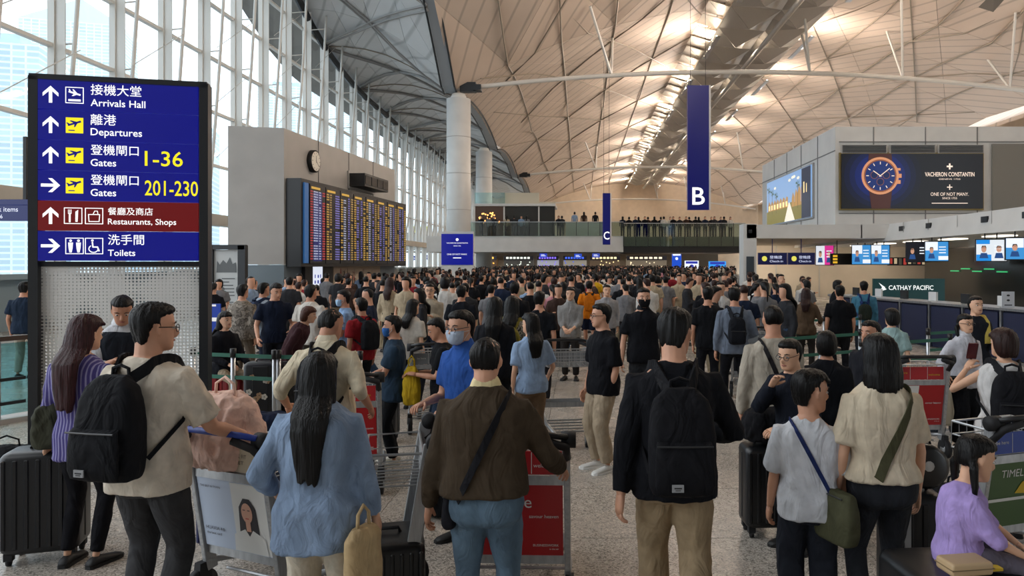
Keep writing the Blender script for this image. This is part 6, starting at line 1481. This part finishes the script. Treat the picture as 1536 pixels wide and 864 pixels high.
suitcase('large black suitcase lying flat under the little girl', PX(1455, 3.3), 3.34, .08, '#121316', .64, .42, .66, 6, 0, lying=True)
cs = empty('beige_case', (PX(1452, 3.12), 3.15, .69), .15, 'small beige case with a yellow strap on the suitcase in front of the girl', 'case')
MB().rbox((0, 0, .03), (.19, .12, .055), .012).build('shell', mat('beige_shell', '#b39874', .5), cs, True)
MB().box((0, -.0, .031), (.194, .124, .004)).build('zip_seam', mat('zip2', '#7a664a', .5), cs); MB().box((.13, .02, .0), (.1, .05, .012)).build('yellow_strap', mat('yellow_strap', '#c9a81f', .6), cs)
for k, (px, c, w) in enumerate(((318, '#8c1420', .30), (352, '#7d1018', .30))):
    suitcase(['red suitcase under the seated woman, nearer the sign', 'red suitcase under the seated woman, on the right'][k], PX(px, 9.95), 9.95, .1, c, w, .34, .46, 4, group='red suitcases')
suitcase('black suitcase with white floral pattern beside the seated woman', PX(396, 9.2), 9.2, .1, '#131318', .42, .28, .72, 1)
fp = empty('flower_sticker_set', (PX(396, 9.2), 9.04, .3), .1, 'white and beige flower stickers on the black suitcase beside the seated woman', 'sticker')
m = MB(); rnd = random.Random(4)
for k in range(9):
    cx, cz = rnd.uniform(-.13, .13), rnd.uniform(0, .34); m.mi = k % 2
    for q in range(5): m.disc((cx + .022 * cos(q * 1.256), cz + .022 * sin(q * 1.256)), .017, 8, Matrix.Translation((0, 0, 0)))
o = m.build('flower', [mat('fl_w', '#c9c2b6', .6), mat('fl_b', '#a88463', .6)], fp); o['kind'] = 'stuff'
suitcase('dark suitcase right of the floral one', PX(432, 9.4), 9.4, -.1, '#1c1a1d', .36, .26, .66, 5)
softbag('dark blue quilted bag pile behind the pink bag', PX(395, 6.4), 6.4, .55, (.55, .3, .16), '#161d33', 0, 'folded_bag', handle=False)
suitcase('dark blue trunk under the quilted bag behind the pink bag', PX(398, 6.42), 6.45, 0, '#161c2e', .56, .32, .54, 5, 0, lying=True)
softbag('yellow cloth bag hanging behind the dark teal t-shirt', PX(619, 7.3), 7.25, .62, (.17, .13, .38), '#b3931f', 0, 'cloth_bag', fold=.01)
softbag('beige canvas tote bag hanging at the right side of the denim shirt woman', PX(545, 3.5), 3.5, .42, (.22, .09, .34), '#b39a74', 1.1, 'tote_bag', fold=.006, sag=1.0)
softbag('black gym bag hanging low beside the brown sweater man', PX(652, 5.6), 5.9, .02, (.34, .26, .34), '#131417', 0, 'gym_bag')
suitcase('black soft suitcase behind the dark teal t-shirt man', PX(570, 8.3), 8.3, 0, '#17181c', .40, .28, .62, 5)
# ---- queue barriers with belts
def barrier(label, X0, Y0, X1, Y1, c='#2f6a58', n=2, zs=(.92, .66)):
    g = empty('queue_barrier', (X0, Y0, 0), 0, label, 'barrier'); a = Vector((0, 0, 0)); b_ = Vector((X1 - X0, Y1 - Y0, 0))
    for k in range(n + 1):
        p = a.lerp(b_, k / n); MB().cyl(p, p + Vector((0, 0, .96)), .028, 10).build('post', M_alu, g, True); MB().cyl(p, p + Vector((0, 0, .03)), .15, 20).build('foot', M_dark, g, True)
        MB().cyl(p + Vector((0, 0, .9)), p + Vector((0, 0, 1.0)), .036, 10).build('belt_head', M_black, g, True)
    for k in range(n):
        for z in zs:
            p, q = a.lerp(b_, k / n), a.lerp(b_, (k + 1) / n); MB().beam(p + Vector((0, 0, z)), q + Vector((0, 0, z)), .006, .045).build('belt', mat('belt' + c, c, .7), g)
    return g
barrier('belt barrier with two green tapes in front of the seated woman', PX(296, 9.0), 8.9, PX(412, 8.6), 8.6)
barrier('belt barrier with green tapes left of the cream shirt man', PX(415, 8.55), 8.6, PX(540, 8.5), 8.5, n=1)
barrier('belt barrier along the front of the check-in queue', PX(1166, 10.6), 10.6, PX(1290, 11.4), 11.4)
barrier('belt barrier with green tapes behind the pale green top', PX(1292, 9.9), 9.9, PX(1425, 10.6), 10.6)
barrier('second belt barrier row near the check-in desks', PX(1180, 13.9), 13.9, PX(1290, 14.6), 14.6)
barrier('short belt barrier next to the desks on the right', PX(1392, 11.5), 11.5, PX(1455, 11.9), 11.9, n=1)
# yellow towel
tw = empty('yellow_towel', tuple(F12.M @ Vector((.1, 0, 1.25))), F12.face, 'yellow towel hanging over the shoulder of the dark jacket woman', 'towel')
m = MB(); pts = [Vector((.11, .09, 1.12)), Vector((.11, .07, 1.28)), Vector((.10, .0, 1.345)), Vector((.10, -.085, 1.27)), Vector((.10, -.12, 1.1)), Vector((.10, -.12, 1.0))]
m.tube(pts, [(.045, .012)] * 6, 8, flat=((1, 0, 0), 1)); shift(m, Vector((.1, 0, 1.25))).build('cloth', mat('towel', '#c9b45a', .9, 0, 'cloth'), tw, True)
# ================================================================== CROWD
random.seed(77)
TOPS = [('black', '#121318'), ('white', '#c6c3be'), ('grey', '#6f6f72'), ('navy', '#1b2438'), ('beige', '#a3947c'), ('pale blue', '#8298b4'), ('brown', '#3b2b25'), ('maroon', '#7a1e28'), ('yellow', '#c79d1f'), ('pink', '#b98088'), ('teal', '#3c7477'), ('charcoal', '#2b2c30')]
TWT = [34, 15, 9, 11, 6, 4, 7, 2.5, 1, 1.5, 1, 14]
templ = []
def template(**k):
    F = person('template', 0, 0, 1.66, 0, x=0, q=.030, det=False, fingers=False, fold=.004, **k)
    parts = {o.name.split('.')[0]: o for o in F.root.children}; templ.append((F, list(F.root.children))); return F
specs = [dict(hair=('short', 'black')), dict(hair=('long', 'black'), sex='f', hairlen=.7, top=('long', '#888888')), dict(hair=('short', 'black'), top=('jacket', '#888888'), armR=(.06, .18, .62)),
         dict(hair=('bobshort', 'black'), sex='f'), dict(hair=('buzz', 'black'), legs='walk', armL=(.12, .12, .56)), dict(hair=('pony', 'black'), sex='f', legs='wide', armR=(.08, .14, .66)), dict(hair=('short', 'black'), head=(.5, .3), armL=(.05, .18, .64), armR=(.05, .18, .64), top=('shirt', '#888888'))]
for s_ in specs: template(**s_)
heroes = [(o.location.x, o.location.y) for o in COL.objects if o.get('category') in ('person', 'trolley') and o.location.y > 2]
HC = [mat('hair_black', HAIRC['black'], .42, 0, 'hair'), mat('hair_brown', HAIRC['brown'], .42, 0, 'hair')]
def blocked(x, y, d):
    for a, b in heroes:
        if abs(a - x) < d and abs(b - y) < d * 1.0: return True
    px = VX + x * FPX / y
    if px < 318: return True
    if 858 < px < 905 and y < 20: return True
    if 990 < px < 1050 and y < 17: return True
    t0 = (y - 24.5) / 10.9
    if -.05 < t0 < 1.05 and x < -9.8 + .93 * t0 + 1.3: return True
    for cx, cy in ((PX(688, 47), 47), (PX(726, 69), 69), (PX(686, 45.5), 45.5)):
        if abs(cx - x) < 1.3 and abs(cy - y) < 1.4: return True
    if x > 5.6 and 28 < y < 31.5 and x < 7.9: return True
    if x > 6.2 + (22.5 - y) * .17 and 11.5 < y < 24: return True
    if x > 8.0 and y >= 24: return True
    return False
pts = []
def try_add(x, y, d):
    for a, b in pts:
        if (a - x) ** 2 + ((b - y)) ** 2 < d * d: return False
    if blocked(x, y, .55): return False
    pts.append((x, y)); return True
for _ in range(7000):
    y = 11.5 + 108 * random.random() ** 1.25; lo = max(-9.5, PX(318, y)); x = random.uniform(lo, 8.2 if y > 20 else 6)
    px = VX + x * FPX / y
    if y < 16 and not (548 < px < 840 or 1040 < px < 1210): continue
    if len(pts) < 1350: try_add(x, y, .56 if y > 20 else .70)
pts.sort(key=lambda p: p[1])
NIND = 235
AREA = lambda px: 'under the flight board' if px < 610 else 'near the totem' if px < 715 else 'left of the aisle' if px < 850 else 'below the small banner' if px < 960 else 'right of the aisle' if px < 1060 else 'below the large banner' if px < 1115 else 'by the white pillar' if px < 1180 else 'at the desks'
DEP = lambda y: 'front rows' if y < 17 else 'middle rows' if y < 24 else 'back rows'
VIEW = {0: 'facing us', 1: 'seen from behind', 2: 'turned left', 3: 'turned right'}
seen = {}
for i, (x, y) in enumerate(pts[:NIND]):
    ti = random.randrange(len(templ)); F, parts = templ[ti]; px = VX + x * FPX / y
    cn, cc = random.choices(TOPS, TWT)[0]; bn, bc = random.choice((('black', '#15161a'), ('blue', '#33475f'), ('beige', '#93866f'), ('grey', '#3f4044')))
    v = random.choices((0, 1, 2, 3), (2, 8, 1.5, 1.5))[0]; ang = {0: 0, 1: 180, 2: -80, 3: 80}[v] + random.uniform(-20, 20); s = random.uniform(.93, 1.06)
    sex = 'woman' if F.sex == 'f' else 'man'; hs = {0: 'short hair', 1: 'long dark hair', 2: 'folded arm', 3: 'dark bob', 4: 'cropped hair', 5: 'ponytail', 6: 'bowed head'}[ti]
    lab = '%s with %s in %s, %s, %s, %s' % (sex, hs, cn, VIEW[v], DEP(y), AREA(px))
    if len(lab.split()) > 16: lab = lab.replace(' rows,', ',')
    if lab in seen and len(lab.split()) < 14: lab += ', %s trousers' % bn
    seen[lab] = 1
    r = empty('person', (x, y, 0), R(ang), lab, 'person', 'people standing in the crowded hall'); r.scale = (s, s, s)
    for o in parts:
        c = o.copy(); COL.objects.link(c); c.parent = r; nm = o.name.split('.')[0]
        if nm in ('shirt', 'jacket', 't_shirt', 'sweater'): c.material_slots[0].link = 'OBJECT'; c.material_slots[0].material = mat('cloth' + cc, cc, .85, 0, 'cloth')
        elif nm == 'trousers': c.material_slots[0].link = 'OBJECT'; c.material_slots[0].material = mat('trouser' + bc, bc, .85, 0, 'cloth')
        elif nm == 'hair': c.material_slots[0].link = 'OBJECT'; c.material_slots[0].material = HC[random.random() < .2]
# the remaining far crowd is one thing nobody could count
def lowp(mb, x, y, z, s, ang, ct, cb, ch, long_):
    M = Matrix.Translation((x, y, z)) @ Matrix.Rotation(ang, 4, 'Z') @ Matrix.Scale(s, 4)
    def rg(z, w, d, n=6, oy=0): return [(cos(2 * pi * k / n) * w, sin(2 * pi * k / n) * d + oy, z) for k in range(n)]
    mb.mi = cb
    for q in (-.09, .09): mb.loft([[(a + q, b, c) for a, b, c in r] for r in (rg(0, .06, .07, 5), rg(.45, .07, .07, 5), rg(.86, .10, .10, 5))], M)
    mb.mi = ct; mb.loft([rg(.80, .17, .12), rg(1.0, .155, .11), rg(1.25, .20, .12), rg(1.38, .17, .10), rg(1.43, .06, .06)], M)
    for q in (-1, 1): mb.loft([[(a + q * .20, b, c) for a, b, c in rg(1.36, .05, .05, 5)], [(a + q * .24, b + .01, c) for a, b, c in rg(1.10, .045, .045, 5)], [(a + q * .23, b - .08, c) for a, b, c in rg(.88, .035, .035, 5)]], M)
    mb.mi = 4; mb.loft([rg(1.40, .05, .055), rg(1.46, .06, .07, 6, -.01), rg(1.55, .078, .09, 6, -.01), rg(1.62, .07, .08, 6, -.01)], M)
    mb.mi = ch; mb.loft([rg(1.25 if long_ else 1.47, .08, .06, 6, .05), rg(1.55, .088, .085, 6, .03), rg(1.63, .085, .095, 6, .005), rg(1.68, .04, .05)], M)
cols = ['#c79478'] ; allm = [mat('cloth' + c, c, .85, 0, 'cloth') for _, c in TOPS]
cm = allm[:4] + [mat('skin0', SKIN[0], .55, 0, 'skin'), HC[0], HC[1]] + allm[4:] + [mat('trouser#15161a', '#15161a', .85, 0, 'cloth'), mat('trouser#33475f', '#33475f', .85, 0, 'cloth'), mat('trouser#93866f', '#93866f', .85, 0, 'cloth')]
tidx = [0, 1, 2, 3] + list(range(7, 15))
mb = MB(); mb.raw = 1
for x, y in pts[NIND:]:
    t = random.choices(tidx, TWT)[0]; lowp(mb, x, y, 0, random.uniform(.92, 1.08), random.choice((pi, pi, pi, 0)) + random.uniform(-.9, .9), t, random.choice((15, 15, 16, 17, 0)), random.choice((5, 5, 5, 6)), random.random() < .35)
random.seed(5)
for k in range(260):             # right back of the hall
    x, y = random.uniform(-11, 22), random.uniform(88, 122); t = random.choices(tidx, TWT)[0]; lowp(mb, x, y, 0, random.uniform(.95, 1.1), pi + random.uniform(-1, 1), t, 15, 5, False)
o = mb.build('distant_crowd', cm, None, True); tag(o, 'dense distant crowd of tiny heads filling the far end of the hall', 'crowd', kind='stuff')
# people along the balcony rails : single individuals
BP = [(722, 0), (733, 0), (741, 0), (760, 0), (771, 0), (782, 0), (790, 0), (838, 0), (862, 1), (876, 1), (893, 1), (843, 0)] + [(936 + i * 7.6 + (i * 37 % 5) - 2, 2) for i in range(22)]
for k, (px, w) in enumerate(BP):
    Y = (61.6 if w == 0 else 63.0) if w < 2 else 61.7 + .5 * (k % 2); z = PZ(354, 61) + (.42 if w == 1 else 0)
    if w == 2: z = PZ(355, 61)
    mb = MB(); mb.raw = 1; rr = random.choices(tidx, TWT)[0]; lowp(mb, 0, 0, 0, 1.02, random.choice((0, 3.1)), rr, 15, 5, k % 3 == 0)
    cname = TOPS[tidx.index(rr)][0]; where = 'upper balcony left of the small banner' if w < 2 else 'upper balcony between the two blue banners' if px < 1030 else 'upper balcony right of the large banner'
    o = mb.build('person', cm, None, True, (PX(px, Y), Y, z)); tag(o, 'tiny person in %s on the %s' % (cname, where), 'person', 'people along the upper balcony')
# raised step for the people who stand higher on the balcony
b = empty('planter_wall', (PX(877, 63), 63, PZ(354, 61)), 0, 'pale low wall with a step on the balcony where people stand higher', 'wall block')
MB().box((0, 0, .21), (3.0, .8, .42)).build('step', M_white, b); MB().box((0, -.5, .62), (3.2, .15, 1.24)).build('wall', M_white, b)
bpy.data.scenes.remove(SCT)
for F, parts in templ:
    for o in parts: bpy.data.objects.remove(o)
    bpy.data.objects.remove(F.root)
